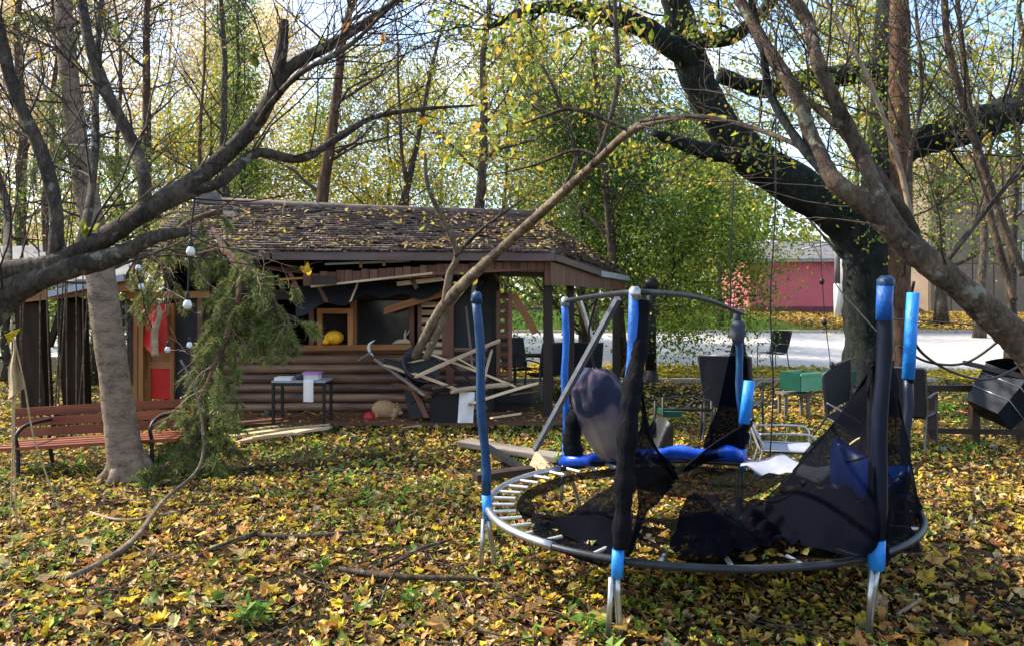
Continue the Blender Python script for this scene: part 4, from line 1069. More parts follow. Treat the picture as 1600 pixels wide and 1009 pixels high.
m = MB(); b0 = W(627, 536, FW - .1); m.tube([b0 + Vector((-.13, 0, -.01)), b0 + Vector((-.05, 0, .02)), b0 + Vector((.08, 0, .03)), b0 + Vector((.13, 0, 0))], [.012, .035, .04, .02], 8); m.tube([b0 + Vector((.06, 0, .02)), b0 + Vector((.05, 0, .12)), b0 + Vector((.07, 0, .2))], [.022, .018, .01], 7); m.tube([b0 + Vector((.055, 0, .1)), b0 + Vector((.11, 0, .16)), b0 + Vector((.12, 0, .2))], [.015, .012, .008], 7)
tag(m.build('driftwood', M['wood_pale'], None, True), 'pale forked piece of driftwood on the window sill', 'wood')
# red ball and plush toy
m = MB(); c = G(577, 661) + Vector((0, 0, .085)); m.lathe([(.085 * math.sin(math.pi * i / 14), -.085 * math.cos(math.pi * i / 14)) for i in range(15)], c, 20)
tag(m.build('ball', M['red_ball'], None, True), 'red ball on the ground beside the tan plush toy', 'ball')
def lump2(name, mat, c, r, par, M_=None, n=(18, 12), rough=.04, seed=0):
    rg = random.Random(seed); m = MB(); nu, nv = n; vs = []
    for i in range(nv):
        th = math.pi * (i + .02) / (nv - 1 + .04)
        for k in range(nu):
            a = 2 * math.pi * k / nu; w = 1 + rg.uniform(-rough, rough)
            q = Vector((math.sin(th) * math.cos(a) * r[0], math.sin(th) * math.sin(a) * r[1], math.cos(th) * r[2])) * w
            vs.append(Vector(c) + (M_ @ q if M_ is not None else q))
    m.add(vs, [(i * nu + k, (i + 1) * nu + k, (i + 1) * nu + (k + 1) % nu, i * nu + (k + 1) % nu) for i in range(nv - 1) for k in range(nu)])
    return m.build(name, M[mat], par, True)
c = G(603, 657); pt = thing('plush_toy', 'tan furry plush animal on all fours beside the red ball', 'toy', tuple(c))
lump2('body', 'plush', c + Vector((-.01, 0, .16)), (.19, .13, .135), pt, Matrix.Rotation(.15, 3, 'Y'), seed=1)
lump2('head', 'plush', c + Vector((.155, -.03, .15)), (.075, .085, .085), pt, seed=2)
lump2('muzzle', 'wood_pale', c + Vector((.215, -.05, .125)), (.035, .04, .032), pt, seed=3)
lump2('ear', 'plush', c + Vector((.13, -.09, .225)), (.022, .018, .026), pt, seed=4, n=(10, 8)); lump2('ear', 'plush', c + Vector((.15, .04, .23)), (.022, .018, .026), pt, seed=5, n=(10, 8))
for (dx, dy) in ((.12, -.08), (.13, .06), (-.12, -.08), (-.12, .07)): lump2('leg', 'plush', c + Vector((dx, dy, .06)), (.045, .045, .07), pt, seed=int(dx * 100 + 50), n=(12, 8))
tag(lump2('dark_stone', 'stone_dark', G(418, 656) + Vector((0, 0, .07)), (.065, .06, .09), None, seed=8, rough=.08), 'dark stone on the boards left of the small table', 'stone')
m = MB(); m.lathe([(.03, 0), (.04, .07), (.036, .07), (.028, .01)], G(430, 657), 12); tag(m.build('white_cup', M['white'], None, True), 'small white cup beside the dark stone', 'cup')
tag(MB().box(G(476, 646) + Vector((0, 0, .08)), (.24, .12, .14), Matrix.Rotation(.3, 3, 'Y')).build('wood_block', M['wood_orange']), 'tan wood block under the small table', 'block')

# ------------------------------------------------------------------ bench
bn = thing('garden_bench', 'red brown slatted garden bench behind the leaning trunk', 'bench', tuple(G(160, 735)))
bd = 7.35
for i, (pa, pb_, dd) in enumerate((((22, 644), (302, 628), 7.55), ((22, 660), (302, 644), 7.48), ((22, 676), (302, 660), 7.41))):
    plank('back_slat', W(*pa, dd), W(*pb_, dd), .03, .085, M['bench_red'], bn, roll=-.15, seed=i)
for i in range(4):
    a = W(24, 690, 7.3) + Vector((0, -.10 * i, -.005 * i)); b_ = W(300, 674, 7.3) + Vector((0, -.10 * i, -.005 * i))
    plank('seat_slat', a, b_, .085, .03, M['bench_red'], bn, seed=i + 5)
for px in (62, 262):
    xx = X(px, 7.3); zs = W(px, 688 - (px - 24) * .058, 7.3).z - .03
    e = thing('end_frame', None, None, (xx, 7.2, 0)); e.parent = bn; e.location = Vector((xx, 7.2, 0)) - off(bn)
    MB().tube(smooth([(xx, 7.62, zs + .33), (xx, 7.5, zs + .1), (xx, 7.45, zs), (xx, 7.52, .0)]), .02, 7).build('back_leg', M['iron'], e, True)
    MB().tube(smooth([(xx, 6.98, 0), (xx, 6.98, zs - .02), (xx, 6.95, zs + .12), (xx, 7.1, zs + .2), (xx, 7.5, zs + .2)]), .018, 7).build('front_leg', M['iron'], e, True)
    MB().beam((xx, 6.95, zs - .012), (xx, 7.5, zs - .012), .035, .022).build('seat_bar', M['iron'], e)

# ------------------------------------------------------------------ patio chairs
def make_chair(name='patio_chair', mat='chair_black', met='chair_metal', glossy=False):
    """faces -Y, origin on the floor"""
    r = thing(name, 'x', 'chair', (0, 0, 0))
    m = MB(); m.grid(lambda u, v: Vector((-.24 + .48 * u, -.24 + .48 * v, .43 - .03 * math.sin(v * 2.6) + .008 * math.cos(u * 6))), 7, 7); m.grid(lambda u, v: Vector((.24 - .48 * u, -.24 + .48 * v, .415 - .03 * math.sin(v * 2.6))), 7, 7); m.build('seat', M[mat], r, True)
    m = MB(); m.grid(lambda u, v: Vector(((-.24 + .48 * u) * (1 + .08 * v), .24 + .16 * v + .03 * math.sin(u * 3.1), .42 + .53 * v)), 7, 8); m.grid(lambda u, v: Vector(((.24 - .48 * u) * (1 + .08 * v), .255 + .16 * v + .03 * math.sin(u * 3.1), .42 + .53 * v)), 7, 8); m.build('backrest', M[mat], r, True)
    for s in (-1, 1):
        MB().tube(smooth([(s * .27, -.24, 0), (s * .26, -.24, .43), (s * .265, -.23, .6), (s * .27, -.12, .65), (s * .27, .27, .63)]), .013, 7).build('front_leg', M[met], r, True)
        MB().tube(smooth([(s * .25, .34, 0), (s * .25, .24, .43), (s * .26, .30, .62), (s * .27, .41, .96)]), .013, 7).build('back_leg', M[met], r, True)
        MB().tube([(s * .25, -.24, .42), (s * .25, .25, .42)], .012, 6).build('side_bar', M[met], r, True)
    MB().tube([(-.26, .41, .955), (0, .44, .96), (.26, .41, .955)], .013, 6).build('top_bar', M[met], r, True)
    return r
ch0 = make_chair()
def put(root, label, loc, rz, tilt=(0, 0), scale=1.0, first=[True]):
    if first[0]: o = root; first[0] = False
    else: o = copy_tree(root)
    o.location = loc; o.rotation_euler = (tilt[0], tilt[1], rz); o.scale = (scale,) * 3
    o['label'] = label; o['group'] = 'dark patio chairs in the yard'
    return o
p = Vector((X(1207, 18.4), 18.4, .02)); put(ch0, 'dark patio chair standing alone at the road edge', p, R(-55))
put(ch0, 'dark patio chair behind the middle back pole of the trampoline', Vector((X(1146, 8.9), 8.9, 0)), R(150), (0, 0), 1.1)
put(ch0, 'dark patio chair between the right trampoline pole and the railing', Vector((X(1416, 8.4), 8.4, 0)), R(140), (0, 0), 1.0)
put(ch0, 'dark patio chair tipped sideways behind the torn net', Vector((X(1325, 8.6), 8.6, .02)), R(30), (.5, -.35), .95)
put(ch0, 'dark patio chair on the porch right of the small table', Vector((X(853, 12.4), 12.4, .06)), R(205))
put(ch0, 'dark patio chair behind the blue back pole beside the porch', Vector((X(915, 13.6), 13.6, 0)), R(180))
put(ch0, 'dark patio chair on the porch left of the small table', Vector((X(815, 13.4), 13.4, .06)), R(30))
ch1 = make_chair('metal_chair', 'pad_under', 'steel')
ch1.location = (X(1235, 6.9), 7.0, 0); ch1.rotation_euler = (0, 0, R(75)); ch1['label'] = 'silver tube chair with grey seat behind the blue pads'; ch1['category'] = 'chair'
ch1.scale = (.95, .95, .72)
# porch table
pt_ = thing('porch_table', 'small dark table on the porch of the hut', 'table', (X(828, 12.6), 12.6, .06)); c = Vector(pt_.location)
MB().box(c + Vector((0, 0, .72)), (.62, .6, .03)).build('table_top', M['wood_dark'], pt_)
for sx in (-1, 1):
    for sy in (-1, 1): MB().box(c + Vector((sx * .26, sy * .25, .35)), (.04, .04, .7)).build('leg', M['iron'], pt_)
# iron garden bench frame behind the front pole
ib = thing('iron_seat', 'low black iron seat frame with a green cushion behind the front pole', 'seat', tuple(G(1072, 700)))
a, b_ = W(1036, 638, 8.3), W(1112, 640, 8.3)
MB().tube([a, b_], .02, 7).build('top_bar', M['iron'], ib, True)
for pp in (W(1036, 620, 8.3), W(1112, 626, 8.3)): MB().tube([pp, Vector((pp.x, pp.y, 0))], .017, 7).build('leg', M['iron'], ib, True); MB().tube([pp + Vector((0, .45, -.1)), Vector((pp.x, pp.y + .45, 0))], .017, 7).build('leg', M['iron'], ib, True)
MB().tube(smooth([W(1036, 622, 8.3), W(1074, 619, 8.4), W(1112, 626, 8.3)]), .01, 6).build('back_bar', M['iron'], ib, True); MB().tube([W(1068, 640, 8.3), W(1110, 604, 8.5)], .01, 6).build('brace', M['iron'], ib, True)
MB().box((a + b_) / 2 + Vector((-.16, .2, -.06)), (.2, .36, .06)).build('cushion', M['green_dark'], ib)
m = MB(); m.grid(lambda u, v: W(1012 + 40 * u, 668 + 44 * v - 18 * math.sin(u * 3.1) * (1 - v), 7.4 + .2 * math.sin(u * 5 + v * 3)), 10, 8)
tag(m.build('dark_fabric', M['tarp'], None, True), 'crumpled dark fabric on the ground right of the front pole', 'fabric')
# green crates
def crate(label, pc, d, w, h, dp, mats, rz):
    c = W(*pc, d); r = thing('green_crate', label, 'crate', (c.x, c.y, c.z - h / 2), 'green crates in the yard'); Rz = Matrix.Rotation(rz, 3, 'Z'); c = Vector((c.x, c.y, c.z))
    t = .02
    for s in (-1, 1):
        MB().box(c + Rz @ Vector((s * (w / 2 - t / 2), 0, 0)), (t, dp, h), Rz).build('side', M[mats[0]], r)
        MB().box(c + Rz @ Vector((0, s * (dp / 2 - t / 2), 0)), (w - 2 * t, t, h), Rz).build('side', M[mats[1]], r)
    MB().box(c + Rz @ Vector((0, 0, -h / 2 + t / 2)), (w - 2 * t, dp - 2 * t, t), Rz).build('bottom', M[mats[0]], r)
    MB().box(c + Rz @ Vector((0, -dp / 2 - .01, h / 2 - .025)), (w, .02, .03), Rz).build('rim', M[mats[1]], r)
crate('light and dark green crate on the post behind the hanging wire', (1252, 594), 10.6, .46, .26, .36, ('green_dark', 'green_light'), R(28))
crate('dark green crate close to the big dark trunk', (1312, 591), 11.0, .34, .26, .3, ('green_dark', 'green_dark'), R(8))
for px, dd, lb in ((1240, 10.7, 'wooden stand under the light green crate'), (1311, 11.1, 'wooden stand under the dark green crate')):
    s = thing('crate_stand', lb, 'stand', (X(px, dd), dd, 0)); zt = W(0, 612 if px < 1300 else 607, dd).z; c = Vector(s.location)
    for sx in (-1, 1):
        for sy in (-1, 1): MB().box(c + Vector((sx * .16, sy * .12, (zt - .03) / 2)), (.04, .04, zt - .03)).build('leg', M['wood_grey'], s)
    MB().box(c + Vector((0, 0, zt - .015)), (.42, .34, .03)).build('top', M['wood_grey'], s)
# railing on the right
rl = thing('railing', 'low dark wooden railing along the right edge of the yard', 'railing', tuple(G(1525, 695)))
for px in (1454, 1522, 1590, 1660):
    dd = 8.75; plank('post', Vector((X(px, dd), dd, 0)), Vector((X(px, dd), dd, W(0, 600, dd).z)), .09, .09, M['wood_dark'], rl, up=(0, 1, 0))
plank('rail', W(1445, 606, 8.68), W(1680, 606, 8.68), .06, .07, M['wood_dark'], rl); plank('rail', W(1445, 672, 8.68), W(1680, 676, 8.68), .05, .06, M['wood_dark'], rl)
# tipped bin
bi = thing('waste_bin', 'dark navy bin tipped over against the railing on the right', 'bin', tuple(W(1568, 660, 8.4)))
c = W(1568, 617, 8.4); Mx = Matrix.Rotation(R(38), 3, 'Y') @ Matrix.Rotation(.5, 3, 'Z')
m = MB(); q = [Mx @ Vector(v) for v in ((-.2, -.19, -.28), (.2, -.19, -.28), (.2, .19, -.28), (-.2, .19, -.28), (-.25, -.24, .2), (.25, -.24, .2), (.25, .24, .2), (-.25, .24, .2))]
m.add([c + v for v in q], [(3, 2, 1, 0), (4, 5, 6, 7), (0, 1, 5, 4), (1, 2, 6, 5), (2, 3, 7, 6), (3, 0, 4, 7)]); m.build('body', M['navy'], bi)
m = MB(); m.grid(lambda u, v: c + Mx @ Vector((-.26 + .52 * u, -.25 + .5 * v, .21 + .14 * math.sin(v * math.pi))), 8, 12); m.grid(lambda u, v: c + Mx @ Vector((.26 - .52 * u, -.25 + .5 * v, .20 + .13 * math.sin(v * math.pi))), 8, 12); m.build('lid', M['navy'], bi, True)
for zz in (-.1, .08): MB().tube([c + Mx @ Vector((sx * (.225 + .1 * zz + .012), sy * (.215 + .1 * zz + .012), zz)) for sx, sy in ((-1, -1), (1, -1), (1, 1), (-1, 1), (-1, -1))], .006, 5).build('band', M['steel'], bi, True)
board('dark_bar', 'dark bar lying over the tipped bin on the right', W(1505, 566, 8.6), W(1602, 588, 8.1), .05, .05, 'iron', cat='bar')
# lamp post by the kerb
lp = thing('lamp_post', 'dark round lamp post standing at the kerb behind the trampoline', 'lamp post', (X(1017, 15.3), 15.3, 0)); c = Vector(lp.location)
MB().lathe([(.22, 0), (.22, .05), (.16, .12), (.12, .3)], c, 16).build('base', M['iron'], lp, True)
MB().tube([c + Vector((0, 0, .25)), c + Vector((0, 0, 1.95))], [.12, .10], 14).build('post', M['iron'], lp, True)
MB().lathe([(.10, 1.93), (.16, 1.96), (.16, 2.1), (.12, 2.16), (.03, 2.2)], c, 12).build('lantern', M['iron'], lp, True)

# ------------------------------------------------------------------ cables and strings
def cable(label, pts, r=.008, mat='iron', name='cable', cat='cable'):
    return tag(MB().tube(smooth(pts, 10), r, 6).build(name, M[mat], None, True), label, cat)
cable('black cable looping from the blue right pole to the right edge', [W(1428, 440, 4.9), W(1420, 500, 5), W(1440, 550, 5.1), W(1500, 585, 5.3), W(1560, 588, 5.5), W(1640, 540, 5.7)], .010)
cable('black cable sagging between the right trunk and the leaning limb', [W(1404, 540, 5.2), W(1450, 565, 5.2), W(1510, 566, 5.1), W(1570, 525, 5)], .009)
cable('thin wire running level behind the right poles', [W(1380, 498, 5.0), W(1460, 502, 5.4), W(1545, 512, 5.8), W(1620, 530, 6)], .005)
cable('long dark wire hanging down right of the lone chair', [W(1212, 180, 6.4), W(1211, 330, 6.4), W(1204, 470, 6.4), W(1208, 600, 6.45), W(1203, 715, 6.5)], .007)
cable('dark wire hanging beside the back pole top', [W(1146, 280, 6.2), W(1142, 420, 6.2), W(1141, 500, 6.2)], .007)
ck = thing('bead_string', 'thin string with dark beads hanging near the pink wall', 'string', tuple(W(1300, 585, 6.6)))
pts = smooth([W(1281, 350, 6.6), W(1285, 440, 6.6), W(1290, 505, 6.6), W(1298, 570, 6.6)], 8); MB().tube(pts, .004, 5).build('string', M['iron'], ck, True)
for px, py in ((1284, 440), (1288, 503), (1300, 570)): lump2('bead', 'iron', W(px, py, 6.6), (.024, .024, .03), ck, n=(10, 8))
cable('dark wire slanting from the big limb to the right pole', [W(1255, 350, 6.8), W(1280, 400, 6.5), W(1310, 450, 6.2), W(1345, 490, 5.5), W(1372, 520, 5)], .006)
# string of bulbs
sl = thing('string_lights', 'dark cable with round glass bulbs hanging before the broken spruce', 'string lights', tuple(W(296, 480, 6.0)))
MB().tube(smooth([W(306, 300, 6), W(300, 345, 6), W(297, 390, 6), W(295, 430, 6), W(293, 470, 6)]), .008, 6).build('cable', M['iron'], sl, True)
MB().tube(smooth([W(293, 470, 6), W(240, 440, 6.3), W(215, 420, 6.6), W(222, 455, 6.8), W(232, 500, 6.9), W(262, 545, 6.9), W(296, 540, 6.7)]), .005, 5).build('cable', M['iron'], sl, True)
for px, py, dd in ((298, 392, 6), (293, 475, 6), (221, 447, 6.8), (216, 418, 6.7), (262, 545, 6.85), (296, 538, 6.7)):
    c = W(px, py, dd); k = 1.0 if dd == 6 else .75
    bl = MB().lathe([(.004, -.045 * k), (.028 * k, -.035 * k), (.036 * k, -.01 * k), (.028 * k, .018 * k), (.014 * k, .035 * k)], c, 12).build('bulb', M['bulb'], sl, True)
    MB().lathe([(.016 * k, .03 * k), (.02 * k, .045 * k), (.016 * k, .085 * k), (.008 * k, .095 * k)], c, 10).build('socket', M['iron'], sl, True)
# hanging rope and torn sacking at the left
rp_ = thing('hanging_rope', 'beige torn sacking and strings hanging at the left edge', 'rope', tuple(W(45, 800, 4.6)))
for pts in ([W(18, 500, 4.6), W(20, 600, 4.6), W(19, 740, 4.6), W(15, 820, 4.7)], [W(20, 520, 4.6), W(38, 600, 4.6), W(55, 690, 4.7), W(95, 800, 4.8)], [W(24, 560, 4.6), W(22, 690, 4.6), W(26, 820, 4.7)]): MB().tube(smooth(pts), .005, 5).build('string', M['rope'], rp_, True)
m = MB(); m.grid(lambda u, v: W(19 + (4 + 22 * v) * (u - .3) + 2 * math.sin(v * 9), 528 + 96 * v - 18 * u * v, 4.58 + .03 * math.sin(u * 8 + v * 2)), 9, 12); m.build('sacking', M['rope'], rp_, True)
# stones
for i, (px, py, s) in enumerate(((1478, 706, .05), (1502, 681, .06), (1530, 683, .05), (1486, 676, .03), (1460, 692, .025), (1552, 700, .04))):
    o = lump2('pale_stone', 'stone', G(px, py) + Vector((0, 0, s * .5)), (s * 1.3, s, s * .8), None, seed=30 + i, rough=.12, n=(10, 7))
    tag(o, ['white lump of stone nearest the railing post on the left', 'grey stone left of the middle railing post', 'brownish stone right of the middle railing post', 'small pale stone just left of the grey stone', 'smallest pale stone beside the dark chair legs', 'pale stone below the tipped bin'][i], 'stone', 'pale stones by the railing')

# ------------------------------------------------------------------ trees
def walk(rg, p, d, L, n, wob, lift=0.0):
    pts = [Vector(p)]; d = Vector(d).normalized()
    for i in range(n):
        d = (d + Vector((rg.gauss(0, wob), rg.gauss(0, wob), rg.gauss(0, wob) + lift))).normalized()
        pts.append(pts[-1] + d * (L / n))
    return pts
class Wood:
    """branches grown from a polyline; collects limb tubes, twig tubes and leaf spots"""
    def __init__(s, seed, minr=.0022):
        s.minr = minr; s.rg = random.Random(seed); s.limbs = MB(); s.twigs = MB(); s.spots = []
    def along(s, pts, r0, r1, n, L, lvl, start=.15, ang=.9, wob=.16, lift=.03, prefer=None, rscale=.45):
        """n side branches off pts (radii r0..r1)"""
        rg = s.rg; m = len(pts) - 1
        for i in range(n):
            f = start + (1 - start) * (i + rg.random()) / n
            k = min(int(f * m), m - 1); p = pts[k].lerp(pts[k + 1], f * m - k)
            t = (pts[k + 1] - pts[k]).normalized(); o = t.orthogonal().normalized(); o.rotate(Quaternion(t, rg.uniform(0, 6.283)))
            if prefer is not None: o = (o + Vector(prefer) * .8).normalized()
            d = t * math.cos(ang) + o * math.sin(ang)
            rr = max(s.minr, (r0 + (r1 - r0) * f) * rscale * rg.uniform(.7, 1.1)); ll = L * rg.uniform(.55, 1.2) * (1.15 - .5 * f)
            s.grow(p, d, rr, ll, lvl, wob, lift)
    def grow(s, p, d, r, L, lvl, wob=.16, lift=.03):
        rg = s.rg; n = 6 if lvl > 1 else (5 if lvl == 1 else 4)
        pts = walk(rg, p, d, L, n, wob, lift); e = max(s.minr * .7, r * .3)
        rad = [r + (e - r) * (i / n) for i in range(n + 1)]
        (s.limbs if r > .018 else s.twigs).tube(pts, rad, 6 if r > .03 else (4 if r > .008 else 3), False)
        s.spots += [pts[-1], pts[n // 2]]
        if lvl > 0: s.along(pts, r, e, rg.randint(3, 5), L * .5, lvl - 1, .2, .75, wob * 1.2, lift, None, .55)
def spot_leaves(name, parent, spots, n_each, spread, size, pal, tmpl, seed, mat='leafy', droop=0.0, keep=1.0, clumpy=.35):
    nr = np.random.default_rng(seed); S = np.array([tuple(p) for p in spots])
    S = S[nr.random(len(S)) < keep]
    if len(S) == 0: return None
    N = len(S) * n_each
    pos = np.repeat(S, n_each, 0) + nr.normal(size=(N, 3)) * spread * np.array([1, 1, .75]); pos[:, 2] -= np.abs(nr.normal(size=N)) * droop
    cl = np.repeat(nr.uniform(1 - clumpy, 1 + clumpy, (len(S), 1)), n_each, 0)
    col = np.clip(pick(nr, N, pal) * cl, .003, .85)
    me = leaf_mesh(name, pos - np.array(off(parent)), nr.uniform(size * .6, size * 1.3, N), rand_rot(nr, N), col, tmpl, nr.uniform(-.3, .6, N))
    return link(name, me, parent, None, M[mat])
Y_GREEN = [(.34, .36, .04, 4), (.22, .30, .04, 3), (.50, .42, .04, 2), (.13, .21, .04, 2)]
GREEN = [(.10, .18, .035, 4), (.16, .25, .04, 3), (.07, .13, .03, 2), (.34, .34, .05, 1)]
YELLOW = [(.58, .44, .05, 4), (.50, .34, .05, 2), (.34, .34, .06, 2)]
DGREEN = [(.055, .11, .02, 4), (.09, .16, .03, 3), (.04, .08, .02, 2), (.30, .32, .04, .8)]
DULL = [(.32, .24, .10, 3), (.42, .33, .10, 2), (.20, .22, .06, 2)]

def bg_tree(name, label, x, y, h, r, seed, pal, n_each, size, keep=1.0, limbs=9, L=2.2, start=.35, lean=(0, 0), lvl=2, bark='bark_grey', spread=.35, droop=0.0, group=None, lift=.04):
    z = T(x, y); t = thing(name, label, 'tree', (x, y, z), group)
    w = Wood(seed, .0022 + .00022 * y); rg = w.rg
    pts = [Vector((x + lean[0] * i / 10 + rg.gauss(0, .05) * (i > 0), y + lean[1] * i / 10 + rg.gauss(0, .05) * (i > 0), z + h * i / 10)) for i in range(11)]
    m = MB(); m.tube(pts, [r * (1.35 if i == 0 else 1) * (1 - .8 * i / 10) for i in range(11)], 9); m.build('trunk', M[bark], t, True)
    w.along(pts, r * .8, r * .25, limbs, L, lvl, start, .95, .15, lift)
    w.limbs.f += [tuple(i + len(w.limbs.v) for i in f) for f in w.twigs.f]; w.limbs.v += w.twigs.v
    w.limbs.build('branches', M['twig'], t, True)
    if n_each: spot_leaves('crown', t, w.spots, int(n_each * 1.6), spread, size * .75, pal, T_DIAM, seed + 500, droop=droop, keep=keep)
    return t
def BX(px, d): return (px - 800) / FOC * d
# bare and thin-leaved trees behind the hut
bg_tree('thin_tree', 'straight grey trunk rising behind the middle of the hut roof', BX(738, 15.8), 15.8, 10, .16, 1, Y_GREEN, 3, .09, .35, 12, 2.4, .4, (.4, .4), 2)
bg_tree('thin_tree', 'leaning bare tree behind the hut left of the straight trunk', BX(470, 16.5), 16.5, 11, .20, 2, DULL, 3, .09, .3, 13, 2.6, .35, (1.3, .6), 2, 'bark_brown')
bg_tree('thin_tree', 'slim dark tree leaning right behind the hut', BX(560, 17.5), 17.5, 9, .13, 3, YELLOW, 3, .09, .3, 12, 2.2, .3, (2.2, .3), 2)
bg_tree('thin_tree', 'bare grey tree behind the left part of the hut roof', BX(360, 18), 18, 11, .15, 4, DULL, 3, .10, .35, 13, 2.4, .3, (-.4, .3), 2)
bg_tree('thin_tree', 'tall bare tree before the cream glow trees', BX(215, 17), 17, 12, .16, 5, DULL, 3, .10, .4, 15, 2.6, .25, (.3, .2), 2, 'bark_brown')
bg_tree('thin_tree', 'bare brown tree at the far left behind the lean-to', BX(40, 16), 16, 11, .15, 6, DULL, 4, .10, .5, 16, 2.5, .2, (-.3, .2), 2, 'bark_brown')
bg_tree('yellow_tree', 'pale yellow tree low behind the roof ridge', BX(610, 24), 24, 8.5, .1, 7, YELLOW + Y_GREEN, 11, .14, 1, 22, 2.8, .2, (0, 0), 2, spread=.5)
bg_tree('yellow_tree', 'bright yellow green tree behind the right end of the ridge', BX(790, 22), 22, 9, .1, 8, YELLOW + Y_GREEN, 11, .14, 1, 22, 2.8, .2, (0, 0), 2, spread=.5)
bg_tree('green_tree', 'dense dark green tree behind the porch', BX(905, 18.5), 18.0, 6.3, .14, 9, DGREEN, 16, .12, 1, 34, 2.9, .1, (0, 0), 2, spread=.4, droop=.2)
bg_tree('green_tree', 'dark green tree standing beyond the lamp post', BX(1000, 20.5), 20.5, 6.4, .14, 90, DGREEN, 14, .12, 1, 28, 2.8, .3, (0, 0), 2, spread=.4, droop=.2)
bg_tree('green_tree', 'yellow green tree with foliage hanging over the road', BX(975, 16.3), 16.3, 4.6, .10, 10, Y_GREEN[:2] + GREEN, 18, .11, 1, 22, 1.9, .3, (2.2, 0), 2, spread=.28, droop=.55, lift=-.06)
bg_tree('green_tree', 'yellow green tree before the pink house', BX(1125, 36), 36, 10, .16, 11, Y_GREEN, 12, .24, 1, 18, 3.6, .22, (0, 0), 2, spread=.7, droop=.5)
bg_tree('green_tree', 'broad yellowing tree across the road behind the big limb', BX(1340, 38), 38, 15, .18, 12, Y_GREEN + YELLOW, 10, .26, .9, 18, 4.2, .45, (0, 0), 2, spread=.8)
bg_tree('green_tree', 'dark green tree across the road right of the thick trunk', BX(1470, 37), 37, 11, .3, 13, GREEN + DULL, 9, .22, .9, 18, 3.8, .2, (0, 0), 2, spread=.7)
bg_tree('yellow_tree', 'orange yellow tree beyond the right limb', BX(1530, 30), 30, 12, .2, 14, YELLOW, 6, .18, .6, 16, 3.2, .3, (.6, 0), 2, spread=.6)
bg_tree('green_tree', 'green tree far behind the middle of the yard', BX(930, 34), 34, 11, .16, 15, Y_GREEN + YELLOW, 9, .22, .8, 20, 4.4, .3, (0, 0), 2, spread=.8)
bg_tree('green_tree', 'small green tree behind the lean-to on the left', BX(150, 14.8), 14.8, 4.2, .1, 16, GREEN + Y_GREEN, 8, .10, .8, 14, 1.6, .08, (0, 0), 2, spread=.35)
bg_tree('green_tree', 'low green tree at the left edge beyond the lean-to', BX(10, 15.5), 15.5, 4.0, .1, 17, GREEN, 8, .10, .8, 14, 1.6, .08, (0, 0), 2, spread=.35)
bg_tree('thin_tree', 'twiggy dark tree at the right edge', BX(1580, 14), 14, 9, .12, 18, DULL, 3, .09, .35, 14, 2.4, .2, (.2, 0), 2)

GLOW_CREAM = [(.85, .66, .38, 4), (.80, .55, .25, 2), (.62, .50, .25, 2)]  # leaf colours imitating the warm cream glow of the sky
for i, (px, dd, hh, lb) in enumerate(((-40, 27, 14, 'added tree at the left edge far behind, leaves coloured as cream sky glow'), (110, 30, 16, 'added cream glow tree far behind the leaning spruce'), (265, 28, 15, 'added cream glow tree far behind the left end of the roof'), (400, 32, 13, 'added cream glow tree far behind the leaning bare tree'))):
    bg_tree('glow_tree', lb, BX(px, dd), dd, hh, .1, 30 + i, GLOW_CREAM, 16, .17, 1, 26, 3.4, .1, (0, 0), 2, 'branch_pale', spread=.6)  # trees added to carry that cream glow on the left
for i, (px, dd, lb) in enumerate(((60, 12.6, 'tangled bare brown thicket behind the lean-to'), (200, 15.5, 'tangled bare thicket behind the leaning spruce'), (300, 16.5, 'bare twiggy thicket behind the left roof end'), (640, 17.0, 'bare twiggy thicket behind the middle of the roof'))):
    bg_tree('thicket', lb, BX(px, dd), dd, 8.5, .08, 50 + i, DULL, 1, .07, .35, 24, 2.0, .25, (.3 * (-1) ** i, 0), 2, 'bark_brown', lift=.09)
bg_tree('thuja', 'narrow green conifer rising behind the left end of the roof', BX(372, 19), 19, 9.5, .12, 40, GREEN, 14, .12, 1, 40, .9, .15, (0, 0), 1, spread=.22, lift=.15)
for i, (px, dd, hh, lb) in enumerate(((500, 26, 8.0, 'yellow green tree behind the roof left of its middle'), (690, 29, 9.0, 'yellow green tree behind the straight grey trunk'), (330, 25, 8.5, 'low yellow green tree behind the left roof end'), (860, 26, 8.0, 'broad green tree behind the right roof end'))):
    bg_tree('green_tree', lb, BX(px, dd), dd, hh, .12, 70 + i, Y_GREEN + YELLOW[:1], 11, .16, 1, 22, 3.2, .15, (0, 0), 2, 'bark_grey', spread=.5)
# distant wood closing the view
nr = np.random.default_rng(60); N = 30000
xs = nr.uniform(-75, 75, N); ys = nr.uniform(62, 74, N); top = 7.0 + 2.2 * np.sin(xs * .35) + 1.6 * np.sin(xs * .9 + 1) + 1.0 * np.sin(xs * 2.3)
zs = 1.2 + nr.random(N) ** .8 * top
me = leaf_mesh('distant_wood', np.stack([xs, ys, zs], 1), nr.uniform(.5, 1.1, N), rand_rot(nr, N), pick(nr, N, Y_GREEN + GREEN + DULL), T_DIAM)
tag(link('distant_wood', me, None, (0, 0, 0), M['leafy']), 'yellow green wood far beyond the road', 'wood', kind='stuff')

